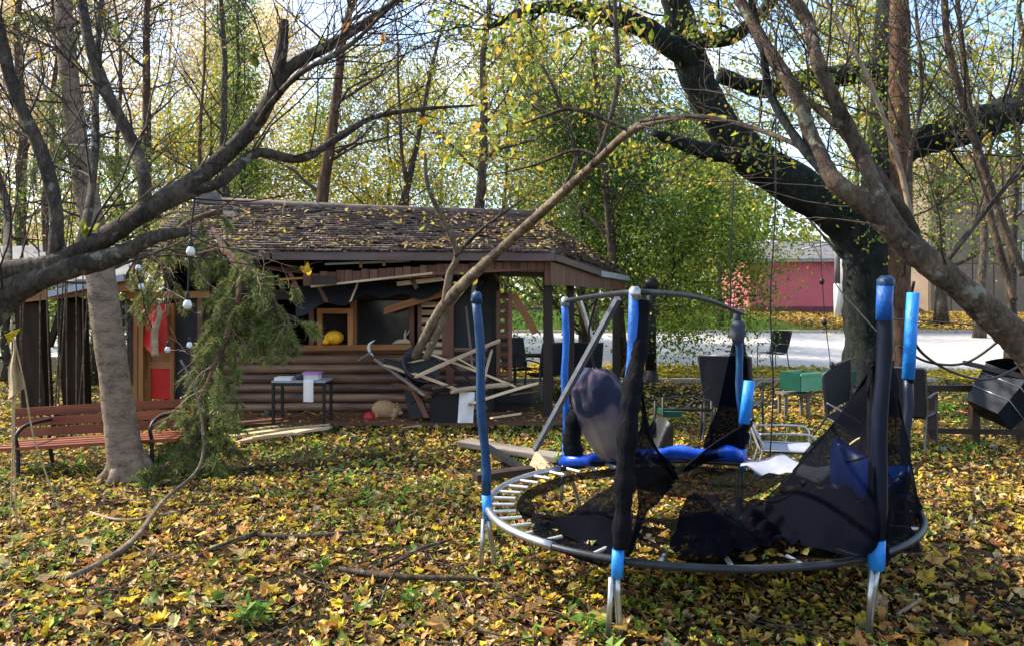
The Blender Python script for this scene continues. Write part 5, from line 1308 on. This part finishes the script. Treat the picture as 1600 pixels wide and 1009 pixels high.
# ------------------------------------------------------------------ the big dark tree on the right
bt = thing('big_tree', 'huge dark mossy tree with a thick limb arching up to the left', 'tree', (BX(1352, 12), 12, 0))
w = Wood(101)
def thick(mbx, pts, rad, n=12, k=8, knob=.05, seed=0):
    P_ = smooth(pts, k); rg = random.Random(seed); m_ = len(P_)
    rr = []
    for i in range(m_):
        f = i / (m_ - 1) * (len(rad) - 1); a = min(int(f), len(rad) - 2)
        rr.append((rad[a] + (rad[a + 1] - rad[a]) * (f - a)) * (1 + rg.uniform(-knob, knob)))
    b = len(mbx.v); mbx.tube(P_, rr, n)
    ph = [rg.uniform(0, 6.28) for _ in range(4)]
    for i in range(m_):
        c = P_[i]
        for k in range(n):
            a = 6.2832 * k / n
            f = 1 + knob * .9 * (math.sin(2 * a + i * .33 + ph[0]) + .7 * math.sin(3 * a - i * .21 + ph[1])) + rg.uniform(-.5, .5) * knob
            v = Vector(mbx.v[b + i * n + k]); mbx.v[b + i * n + k] = tuple(c + (v - c) * f)
    return P_, rr
m = MB()
d = 12
P1, _ = thick(m, [Vector((BX(1352, d), d, -.05)), W(1354, 540, d), W(1352, 430, d), W(1372, 330, d), W(1388, 200, d), W(1392, 60, d), W(1396, -120, d)], [.46, .36, .34, .34, .30, .26, .2], 14, 8, .06, 1)
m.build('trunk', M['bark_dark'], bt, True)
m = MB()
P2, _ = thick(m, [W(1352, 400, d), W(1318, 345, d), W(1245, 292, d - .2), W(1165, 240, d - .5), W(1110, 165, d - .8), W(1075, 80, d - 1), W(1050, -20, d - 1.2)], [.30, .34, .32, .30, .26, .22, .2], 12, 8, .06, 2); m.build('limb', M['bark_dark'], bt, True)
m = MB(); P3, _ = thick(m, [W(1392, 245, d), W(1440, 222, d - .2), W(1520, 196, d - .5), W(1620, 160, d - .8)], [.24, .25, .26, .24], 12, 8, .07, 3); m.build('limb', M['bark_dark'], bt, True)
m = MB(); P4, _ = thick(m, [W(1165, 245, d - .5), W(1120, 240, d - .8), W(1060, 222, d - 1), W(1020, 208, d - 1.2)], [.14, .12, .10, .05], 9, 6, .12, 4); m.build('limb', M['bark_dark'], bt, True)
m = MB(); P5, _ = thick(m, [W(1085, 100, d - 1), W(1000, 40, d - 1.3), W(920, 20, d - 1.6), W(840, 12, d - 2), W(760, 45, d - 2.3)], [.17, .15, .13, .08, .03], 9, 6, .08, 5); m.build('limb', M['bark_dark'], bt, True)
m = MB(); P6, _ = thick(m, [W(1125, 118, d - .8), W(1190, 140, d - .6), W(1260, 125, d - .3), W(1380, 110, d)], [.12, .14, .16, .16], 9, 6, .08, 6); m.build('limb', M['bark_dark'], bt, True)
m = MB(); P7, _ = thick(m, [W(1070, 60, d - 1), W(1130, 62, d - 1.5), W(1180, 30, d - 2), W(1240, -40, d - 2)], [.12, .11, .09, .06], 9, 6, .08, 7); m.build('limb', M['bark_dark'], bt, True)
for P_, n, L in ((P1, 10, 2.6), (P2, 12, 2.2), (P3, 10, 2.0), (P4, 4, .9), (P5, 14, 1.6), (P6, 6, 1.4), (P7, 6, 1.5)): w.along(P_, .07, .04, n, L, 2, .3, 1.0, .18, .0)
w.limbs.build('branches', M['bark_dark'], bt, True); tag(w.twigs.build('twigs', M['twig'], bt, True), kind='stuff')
spot_leaves('crown', bt, w.spots, 9, .16, .075, Y_GREEN + GREEN + YELLOW, T_DIAM, 701, keep=.55)
# slim brown trunk just right of it
st = thing('brown_tree', 'slim brown trunk right beside the big dark tree', 'tree', (BX(1406, 11), 11, 0)); w = Wood(102); m = MB()
P1, _ = thick(m, [Vector((BX(1404, 11), 11, -.05)), W(1404, 480, 11), W(1408, 300, 11), W(1404, 120, 11), W(1408, -120, 11)], [.2, .16, .15, .14, .12], 10, 8, .05, 9); m.build('trunk', M['bark_brown'], st, True)
w.along(P1, .05, .04, 14, 1.6, 2, .3, 1.0, .2, .05); w.limbs.build('branches', M['bark_brown'], st, True); tag(w.twigs.build('twigs', M['twig'], st, True), kind='stuff')
spot_leaves('crown', st, w.spots, 8, .15, .07, Y_GREEN + GREEN, T_DIAM, 702, keep=.35)

# ------------------------------------------------------------------ leaning spruce trunk on the left
sp_ = thing('spruce_tree', 'leaning pale brown spruce trunk before the bench with dead twigs above', 'tree', tuple(G(203, 752))); m = MB(); d = 6.85; w = Wood(103)
P1, _ = thick(m, [W(205, 775, d), W(200, 735, d), W(192, 690, d), W(186, 640, d), W(168, 510, d), W(152, 395, d + .1), W(125, 250, d + .2), W(108, 120, d + .3), W(96, -40, d + .4), W(88, -220, d + .5)], [.20, .165, .148, .140, .132, .120, .10, .085, .072, .06], 14, 8, .03, 10)
for i in range(6):
    a = i * 1.05 + .3; c_ = G(202, 752); m.tube([c_ + Vector((math.cos(a) * .09, math.sin(a) * .09, .26)), c_ + Vector((math.cos(a) * .17, math.sin(a) * .17, .08)), c_ + Vector((math.cos(a) * .30, math.sin(a) * .30, -.02))], [.06, .065, .03], 8)
m.build('trunk', M['bark_spruce'], sp_, True)
w.along(P1, .05, .035, 46, 1.3, 1, .5, 1.35, .12, -.05, None, .4)
w.limbs.build('branches', M['bark_grey'], sp_, True); tag(w.twigs.build('twigs', M['twig'], sp_, True), kind='stuff')
rg = random.Random(9)
# needles on drooping sprays
def spray(name, parent, sprays, seed, pal, per=26, ln=(.05, .11)):
    """sprays: polylines hung with needles"""
    nr = np.random.default_rng(seed); P0 = []; Dv = []
    for pts in sprays:
        for i in range(len(pts) - 1):
            a, b = np.array(pts[i]), np.array(pts[i + 1]); t = b - a; t = t / (np.linalg.norm(t) + 1e-9)
            f = nr.random((per, 1)); P0.append(a + (b - a) * f)
            Dv.append(t * .75 + nr.normal(size=(per, 3)) * .5)
    P0 = np.concatenate(P0); Dv = np.concatenate(Dv); N = len(P0)
    L_ = nr.uniform(ln[0], ln[1], N)
    me = leaf_mesh(name, P0 - np.array(off(parent)), np.stack([L_ * 1.6, L_, L_], 1), dir_rot(nr, Dv), pick(nr, N, pal), T_NEED)
    return link(name, me, parent, None, M['needles'])
NEED = [(.10, .14, .035, 3), (.18, .20, .06, 3), (.24, .22, .10, 2.5), (.22, .28, .03, 2)]
def boughs(rg, spine, n, L, sub, droop=-.16):
    out = []; limbs = []
    m = len(spine) - 1
    for i in range(n):
        f = (i + rg.random()) / n; k = min(int(f * m), m - 1); p = spine[k].lerp(spine[k + 1], f * m - k)
        d = Vector((rg.uniform(-1, 1), rg.uniform(-.8, .5), rg.uniform(-.9, .15)))
        pts = walk(rg, p, d, L * rg.uniform(.5, 1.1), 6, .12, droop); limbs.append(pts)
        for j in range(sub):
            g = rg.uniform(.1, 1); kk = min(int(g * 6), 5); q = pts[kk].lerp(pts[kk + 1], g * 6 - kk)
            d2 = (pts[kk + 1] - pts[kk]).normalized() + Vector((rg.gauss(0, .6), rg.gauss(0, .6), rg.gauss(-.25, .4)))
            out.append(walk(rg, q, d2, L * rg.uniform(.2, .45), 5, .1, droop * 1.3))
        out.append(pts)
    return limbs, out
# upper boughs of the standing spruce (dark, left top)
l, o_ = boughs(rg, P1[48:64], 16, .9, 6, -.1)
spray('crown', sp_, o_, 5, NEED, 14)
# broken spruce top hanging over the hut
br = thing('broken_spruce', 'broken green spruce top hanging from the hut roof to the ground', 'tree', tuple(G(275, 735)))
m = MB(); d = 7.6
S1, _ = thick(m, [W(318, 338, 9.7), W(345, 378, 8.8), W(375, 440, 8.0), W(355, 520, 7.7), W(325, 600, 7.4), W(285, 690, 7.1), W(262, 735, 7.0)], [.02, .03, .036, .034, .03, .024, .012], 9, 8, .1, 11)
S2, _ = thick(m, [W(345, 390, 8.6), W(390, 420, 8.2), W(425, 465, 8.1), W(445, 515, 8.0)], [.05, .04, .03, .015], 7, 8, .06, 12)
S3, _ = thick(m, [W(345, 390, 8.6), W(300, 400, 8.2), W(268, 390, 8.0)], [.04, .03, .015], 7, 8, .06, 13)
S4, _ = thick(m, [W(345, 330, 9.6), W(290, 350, 9.0), W(255, 400, 8.2), W(265, 455, 8.0)], [.04, .035, .03, .015], 7, 8, .06, 14)
S5, _ = thick(m, [W(330, 640, 7.3), W(300, 690, 7.1), W(265, 722, 6.9), W(238, 742, 6.8)], [.03, .028, .02, .01], 7, 8, .06, 15)
S6, _ = thick(m, [W(318, 660, 7.3), W(335, 700, 7.2), W(352, 725, 7.1)], [.025, .02, .01], 7, 8, .06, 16)
m.build('trunk', M['bark_brown'], br, True)
rg = random.Random(19); L1, A1 = boughs(rg, S1[6:], 52, .50, 9); L2, A2 = boughs(rg, S2, 44, .52, 10); L3, A3 = boughs(rg, S3, 5, .35, 6); L4, A4 = boughs(rg, S4, 12, .5, 8)
L5, A5 = boughs(rg, S5, 22, .40, 9, -.08); L6, A6 = boughs(rg, S6, 14, .32, 9, -.08)
A1 = A1 + [[Vector((p.x, p.y, max(p.z, .02))) for p in q] for q in A5 + A6]; L1 = L1 + [[Vector((p.x, p.y, max(p.z, .02))) for p in q] for q in L5 + L6]
m = MB()
for pts in L1 + L2 + L3 + L4: m.tube(pts, [.012, .010, .009, .007, .006, .005, .003], 4, False)
tag(m.build('boughs', M['branch_brown'], br, True), kind='stuff')
spray('needles', br, A1 + A2 + A3 + A4, 6, NEED, 15, (.04, .085))
wb = Wood(133, .003)
for S_ in (S1[8:], S2, S4): wb.along(S_, .02, .012, 14, .7, 1, .0, 1.0, .25, -.08, None, .4)
tag(wb.twigs.build('dry_twigs', M['branch_pale'], br, True), kind='stuff')

# ------------------------------------------------------------------ near trees framing the view
def leaf_on(parent, spots, n, s0, s1, seed, protos=leaf_protos):
    rg = random.Random(seed)
    for i in range(n):
        p = spots[rg.randrange(len(spots))]
        o = link('leaf', tw_protos[rg.randrange(len(tw_protos))], parent, None); o.location = p - off(parent) + Vector((0, 0, -.02))
        o.rotation_euler = (rg.uniform(.6, 2.4), rg.gauss(0, .6), rg.uniform(0, 6.28)); s = rg.uniform(s0, s1); o.scale = (s, s, s)
tw_protos = []
for me in leaf_protos:
    c = me.copy(); c.name = 'leaf'; c.materials.clear(); c.materials.append(M['twig_leaf']); tw_protos.append(c)
fl_ = thing('near_tree', 'near bare tree at the left edge with limbs arching over the yard', 'tree', tuple(Vector((BX(-90, 3.2), 3.2, 0)))); w = Wood(110); d = 3.2
LIMBS_L = [
 ([Vector((BX(-150, d), d, -.03)), W(-130, 760, d), W(-80, 580, d), W(0, 470, d), W(90, 425, d), W(180, 400, d), W(240, 372, d), W(292, 362, d + .1)], [.12, .10, .085, .066, .052, .040, .028, .020], 'bark_grey'),
 ([W(-80, 600, d), W(-60, 470, d), W(0, 428, d), W(70, 416, d), W(135, 388, d), W(220, 336, d), W(300, 285, d + .1), W(380, 215, d + .2), W(425, 150, d + .25), W(440, 80, d + .3), W(445, 32, d + .3)], [.07, .058, .046, .043, .041, .044, .041, .036, .032, .026, .020], 'bark_grey'),
 ([W(405, 185, d + .2), W(450, 110, d + .3), W(520, 68, d + .4), W(580, 30, d + .5), W(650, -20, d + .6)], [.030, .028, .026, .02, .014], 'bark_grey'),
 ([W(400, 195, d + .2), W(425, 160, d + .1), W(470, 115, d), W(545, 72, d), W(600, 20, d)], [.012, .014, .012, .010, .006], 'bark_grey'),
 ([W(235, 335, d), W(300, 300, d + .1), W(345, 285, d + .1), W(400, 240, d + .2), W(470, 248, d + .3), W(530, 215, d + .4), W(580, 185, d + .5), W(650, 172, d + .6), W(740, 165, d + .8)], [.022, .026, .024, .024, .02, .018, .014, .011, .005], 'bark_grey'),
 ([W(222, 345, d), W(226, 285, d), W(205, 220, d + .1), W(165, 140, d + .1), W(140, 70, d + .1), W(122, -30, d + .2)], [.03, .028, .026, .026, .024, .02], 'bark_grey'),
 ([W(85, 415, d), W(88, 330, d), W(65, 240, d), W(22, 140, d), W(0, 50, d), W(-20, -30, d)], [.03, .028, .028, .026, .024, .02], 'bark_grey'),
 ([W(10, 425, d), W(12, 370, d + .4), W(8, 310, d + .6), W(-30, 200, d + .6)], [.02, .02, .018, .014], 'bark_grey'),
 ([W(120, 394, d), W(138, 330, d + .2), W(148, 240, d + .4), W(150, 120, d + .6), W(160, -20, d + .7)], [.018, .02, .018, .016, .012], 'bark_grey'),
]
for i, (pts, rad, mt) in enumerate(LIMBS_L):
    m = MB(); P_, rr = thick(m, pts, rad, 14, 12, .055, 40 + i); m.build('trunk' if i == 0 else 'limb', M[mt], fl_, True)
    w.along(P_, .018, .010, (5 if i < 1 else 12), .95, (1 if i < 2 else 2), .3, .8, .16, .05, (0, .2, .35), .42)
w.limbs.build('branches', M['bark_grey'], fl_, True); tag(w.twigs.build('twigs', M['twig'], fl_, True), kind='stuff')
leaf_on(fl_, w.spots, 44, .03, .065, 3)
leaf_on(fl_, [W(385, 45, 3.5), W(318, 98, 3.4), W(135, 352, 3.2), W(182, 38, 3.3), W(398, 88, 3.6), W(10, 515, 3.3)], 8, .07, .095, 33)
# thin upright suckers at the left
sk = thing('sapling_clump', 'thin pale upright saplings before the spruce at upper left', 'shrub', (BX(90, 9.3), 9.3, 0)); m = MB(); rg = random.Random(66); spots = []
for i in range(12):
    px = rg.uniform(30, 150); dd = rg.uniform(8.9, 9.8)
    pts = [Vector((BX(px + rg.uniform(-15, 15), dd), dd, 0)), W(px + rg.uniform(-15, 15), 420, dd), W(px + rg.uniform(-25, 25), 250, dd), W(px + rg.uniform(-40, 40), 90, dd), W(px + rg.uniform(-50, 50), -60, dd)]
    P_ = smooth(pts, 5); m.tube(P_, [.010 - .007 * k / len(P_) for k in range(len(P_))], 5); spots += P_[10:]
m.build('stems', M['branch_brown'], sk, True); leaf_on(sk, spots, 12, .05, .09, 4)

fr = thing('near_limb_tree', 'near tree at the right with long limbs sweeping up to the left', 'tree', (BX(1760, 3.3), 3.3, 0)); w = Wood(120); d = 3.2
LIMBS_R = [
 ([Vector((BX(1790, d), d, -.03)), W(1740, 700, d), W(1640, 590, d), W(1590, 530, d), W(1500, 450, d), W(1420, 385, d), W(1360, 325, d), W(1305, 285, d), W(1270, 220, d + .1), W(1245, 150, d + .1), W(1195, 70, d + .2), W(1150, -10, d + .3)], [.12, .10, .078, .066, .06, .055, .045, .04, .034, .03, .028, .024], 'branch_brown'),
 ([W(1425, 390, d), W(1385, 330, d), W(1340, 230, d + .1), W(1300, 150, d + .1), W(1275, 90, d + .1), W(1260, 30, d + .2), W(1215, -30, d + .2)], [.035, .035, .034, .032, .030, .028, .024], 'branch_brown'),
 ([W(1440, 400, d + .1), W(1420, 345, d + .1), W(1370, 270, d + .1), W(1300, 190, d + .2), W(1230, 130, d + .3), W(1180, 60, d + .4)], [.022, .024, .022, .018, .014, .01], 'bark_grey'),
 ([W(1300, 285, d), W(1250, 225, d + .1), W(1205, 150, d + .2), W(1190, 70, d + .2), W(1170, -20, d + .3)], [.02, .02, .018, .016, .012], 'bark_dark'),
 ([W(1300, 280, d), W(1240, 225, d + .2), W(1130, 188, d + .6), W(1060, 182, d + .9), W(1000, 190, d + 1.2)], [.013, .012, .011, .011, .011], 'bark_grey'),
 ([W(1600, 430, d + .3), W(1560, 330, d + .3), W(1505, 160, d + .3), W(1480, 60, d + .3), W(1475, -40, d + .3)], [.018, .018, .017, .016, .014], 'branch_brown'),
 ([W(1585, 470, d + .4), W(1545, 330, d + .4), W(1520, 200, d + .5), W(1500, 40, d + .5), W(1490, -60, d + .5)], [.016, .016, .015, .012, .01], 'branch_brown'),
 ([W(1470, 420, d), W(1540, 330, d), W(1600, 260, d)], [.012, .011, .008], 'bark_grey'),
 ([W(1430, 370, d + .2), W(1400, 240, d + .2), W(1350, 110, d + .2), W(1300, 20, d + .3), W(1280, -30, d + .3)], [.012, .012, .010, .008, .006], 'branch_pale'),
 ([W(1420, 370, d + .2), W(1422, 250, d + .2), W(1440, 140, d + .2), W(1430, 0, d + .3)], [.010, .010, .008, .006], 'branch_brown'),
]
for i, (pts, rad, mt) in enumerate(LIMBS_R):
    m = MB(); P_, rr = thick(m, pts, rad, 14, 12, .055, 60 + i); m.build('trunk' if i == 0 else 'limb', M[mt], fr, True)
    w.along(P_, .016, .010, 11, .9, (1 if i < 2 else 2), .35, .8, .16, .05, (-.1, .2, .3), .42)
w.limbs.build('branches', M['branch_brown'], fr, True); tag(w.twigs.build('twigs', M['twig'], fr, True), kind='stuff')
leaf_on(fr, w.spots, 60, .03, .07, 5)
# long broken limb leaning across the hut
lm = thing('broken_limb', 'long broken limb leaning down across the hut front into the debris', 'branch', tuple(W(650, 555, 9.6))); w = Wood(130)
LIMBS_M = [
 ([W(648, 558, 9.7), W(668, 520, 9.5), W(700, 470, 9.2), W(755, 415, 8.6), W(810, 365, 8.0), W(870, 310, 7.2), W(930, 255, 6.4), W(985, 205, 5.6), W(1035, 188, 5.0), W(1100, 182, 4.5)], [.05, .07, .075, .065, .055, .046, .038, .03, .02, .013]),
 ([W(696, 472, 9.2), W(702, 430, 9.1), W(714, 395, 9.0), W(690, 340, 8.8), W(668, 290, 8.6), W(664, 240, 8.5)], [.05, .045, .04, .03, .025, .016]),
 ([W(665, 560, 9.6), W(690, 505, 9.35), W(703, 470, 9.2)], [.045, .045, .04]),
 ([W(712, 400, 9.0), W(740, 370, 8.8), W(770, 345, 8.6), W(820, 310, 8.4)], [.03, .025, .02, .01]),
 ([W(925, 260, 6.4), W(945, 215, 6.3), W(965, 130, 6.3), W(962, 40, 6.3), W(960, -40, 6.3)], [.026, .024, .022, .02, .016]),
 ([W(940, 250, 6.3), W(900, 235, 6.4), W(830, 260, 6.6), W(760, 275, 6.8)], [.016, .014, .010, .005]),
 ([W(985, 205, 5.6), W(920, 178, 5.6), W(880, 172, 5.7), W(815, 195, 5.8)], [.014, .016, .014, .008]),
 ([W(875, 305, 7.2), W(900, 240, 7.0), W(870, 150, 6.9), W(845, 100, 6.9)], [.022, .02, .015, .008]),
]
for i, (pts, rad) in enumerate(LIMBS_M):
    m = MB(); P_, rr = thick(m, pts, rad, 10, 8, .04, 80 + i); m.build('limb' if i == 0 else 'side_branch', M['bark_smooth'] if i < 3 else M['bark_grey'], lm, True)
    w.along(P_, .022, .012, 9 if i != 2 else 2, 1.1, 2 if i > 3 else 1, .4, .85, .18, .05, (0, .1, .3), .42)
w.limbs.build('branches', M['bark_grey'], lm, True); tag(w.twigs.build('twigs', M['twig'], lm, True), kind='stuff')
spot_leaves('leaves', lm, w.spots, 2, .05, .09, Y_GREEN + YELLOW, T_OVAL, 91, keep=.18)
# twig screen: thin bare tree between yard and hut
tt = thing('twiggy_tree', 'slender bare tree with fine twigs filling the sky above the hut', 'tree', (BX(745, 13.2) + 3.2, 16.9, 0)); w = Wood(140); m = MB()
x_, y_ = tt.location.x, tt.location.y
P1 = [Vector((x_ - .15 * i, y_ - .28 * i, 1.15 * i)) for i in range(9)]; m.tube(P1, [.14 - .013 * i for i in range(9)], 8); m.build('trunk', M['bark_grey'], tt, True)
w.along(P1, .09, .04, 18, 3.0, 3, .25, .9, .15, .03); w.limbs.build('branches', M['bark_grey'], tt, True); tag(w.twigs.build('twigs', M['twig'], tt, True), kind='stuff')
spot_leaves('crown', tt, w.spots, 1, .1, .08, Y_GREEN + YELLOW, T_DIAM, 92, keep=.4)

# ------------------------------------------------------------------ sticks and small plants on the ground
def stick(label, pts, rad, mat='branch_pale', seed=0, side=3):
    w = Wood(200 + seed); m = MB(); P_, rr = thick(m, pts, rad, 7, 7, .08, seed)
    w.along(P_, rad[0], rad[-1], side, .35, 0, .2, .7, .15, 0, None, .5)
    for q in (w.limbs, w.twigs):
        b = len(m.v); m.v += q.v; m.f += [tuple(i + b for i in f) for f in q.f]
    return tag(m.build('fallen_stick', M[mat], None, True), label, 'stick', 'sticks lying on the leaves')
stick('bent pale branch rising from the leaves to the broken spruce', [G(100, 908, .03), G(170, 872, .05), G(215, 836, .08), W(255, 782, 5.8), W(312, 728, 6.3), W(316, 660, 6.4), W(302, 600, 6.5), W(282, 562, 6.6)], [.024, .022, .020, .017, .014, .012, .010, .008], 'bark_smooth', 1, 6)
stick('stripped white branch stub before the red door', [W(243, 556, 6.8), W(242, 520, 6.8), W(250, 492, 6.8), W(248, 478, 6.8)], [.03, .03, .022, .012], 'branch_pale', 2, 0)
stick('grey stick lying level in the middle of the leaves', [G(395, 833, .05), G(440, 838, .05), G(500, 836, .06), G(560, 828, .05)], [.02, .02, .018, .012], 'bark_grey', 3)
stick('dark stick running down left from the grey level stick', [G(300, 872, .05), G(345, 852, .07), G(400, 832, .06)], [.012, .016, .018], 'bark_grey', 4)
stick('thin dark stick in front of the left trampoline leg', [G(530, 888, .05), G(600, 898, .06), G(690, 902, .07), G(770, 905, .05)], [.015, .017, .016, .010], 'bark_grey', 5)
stick('curved grey stick left of the left trampoline leg', [G(600, 888, .04), G(650, 860, .09), G(705, 842, .06)], [.012, .014, .008], 'bark_grey', 6)
stick('short pale stick right of the front right leg', [G(1402, 960, .03), G(1432, 940, .05)], [.012, .010], 'branch_pale', 7, 0)
stick('thin stick lying behind the bent branch at left', [G(140, 800, .03), G(200, 812, .05), G(290, 796, .04)], [.012, .012, .008], 'branch_pale', 8)
stick('long dark stick in the middle distance of the leaves', [G(470, 740, .04), G(540, 735, .05), G(640, 742, .04)], [.02, .018, .012], 'bark_grey', 9)
def plant(label, px, py, n, s, seed):
    rg = random.Random(seed); g0 = G(px, py); t = thing('green_plant', label, 'plant', tuple(g0), 'small green plants among the leaves'); m = MB()
    for i in range(n):
        a = rg.uniform(0, 6.28); h = s * rg.uniform(.5, 1.3); p = g0 + Vector((math.cos(a), math.sin(a), 0)) * s * rg.uniform(.2, .9) + Vector((0, 0, h))
        m.tube([g0, g0.lerp(p, .5) + Vector((0, 0, h * .2)), p], [.003, .0025, .002], 4)
        o = link('leaf', pl_protos[i % 2], t, tuple(p - g0)); o.rotation_euler = (rg.gauss(.3, .4), rg.gauss(0, .4), a - 1.57); k = s * rg.uniform(.7, 1.2); o.scale = (k * .8, k, k)
    m.build('stems', M['plant_leaf'], t, True)
pl_protos = []
for me in leaf_protos[4:]:
    c = me.copy(); c.materials.clear(); c.materials.append(M['plant_leaf']); pl_protos.append(c)
for i, (px, py, n, s, lb) in enumerate(((388, 985, 14, .10, 'leafy green plant at the bottom edge left of centre'), (505, 905, 8, .07, 'small green plant beyond the leafy one left of centre'), (925, 1000, 9, .09, 'green sprig beside the foot of the front pole'), (250, 742, 8, .12, 'green plant at the foot of the leaning trunk'), (640, 955, 8, .08, 'dark green plant in the middle foreground'), (1120, 770, 8, .10, 'yellow green sprig growing behind the blue pads'), (880, 735, 9, .12, 'green tuft beside the left end of the blue pad'), (1478, 655, 12, .16, 'dark green shoots behind the railing'), (1525, 712, 7, .10, 'thin green sprig in front of the railing post'))):
    plant(lb, px, py, n, s, 300 + i)
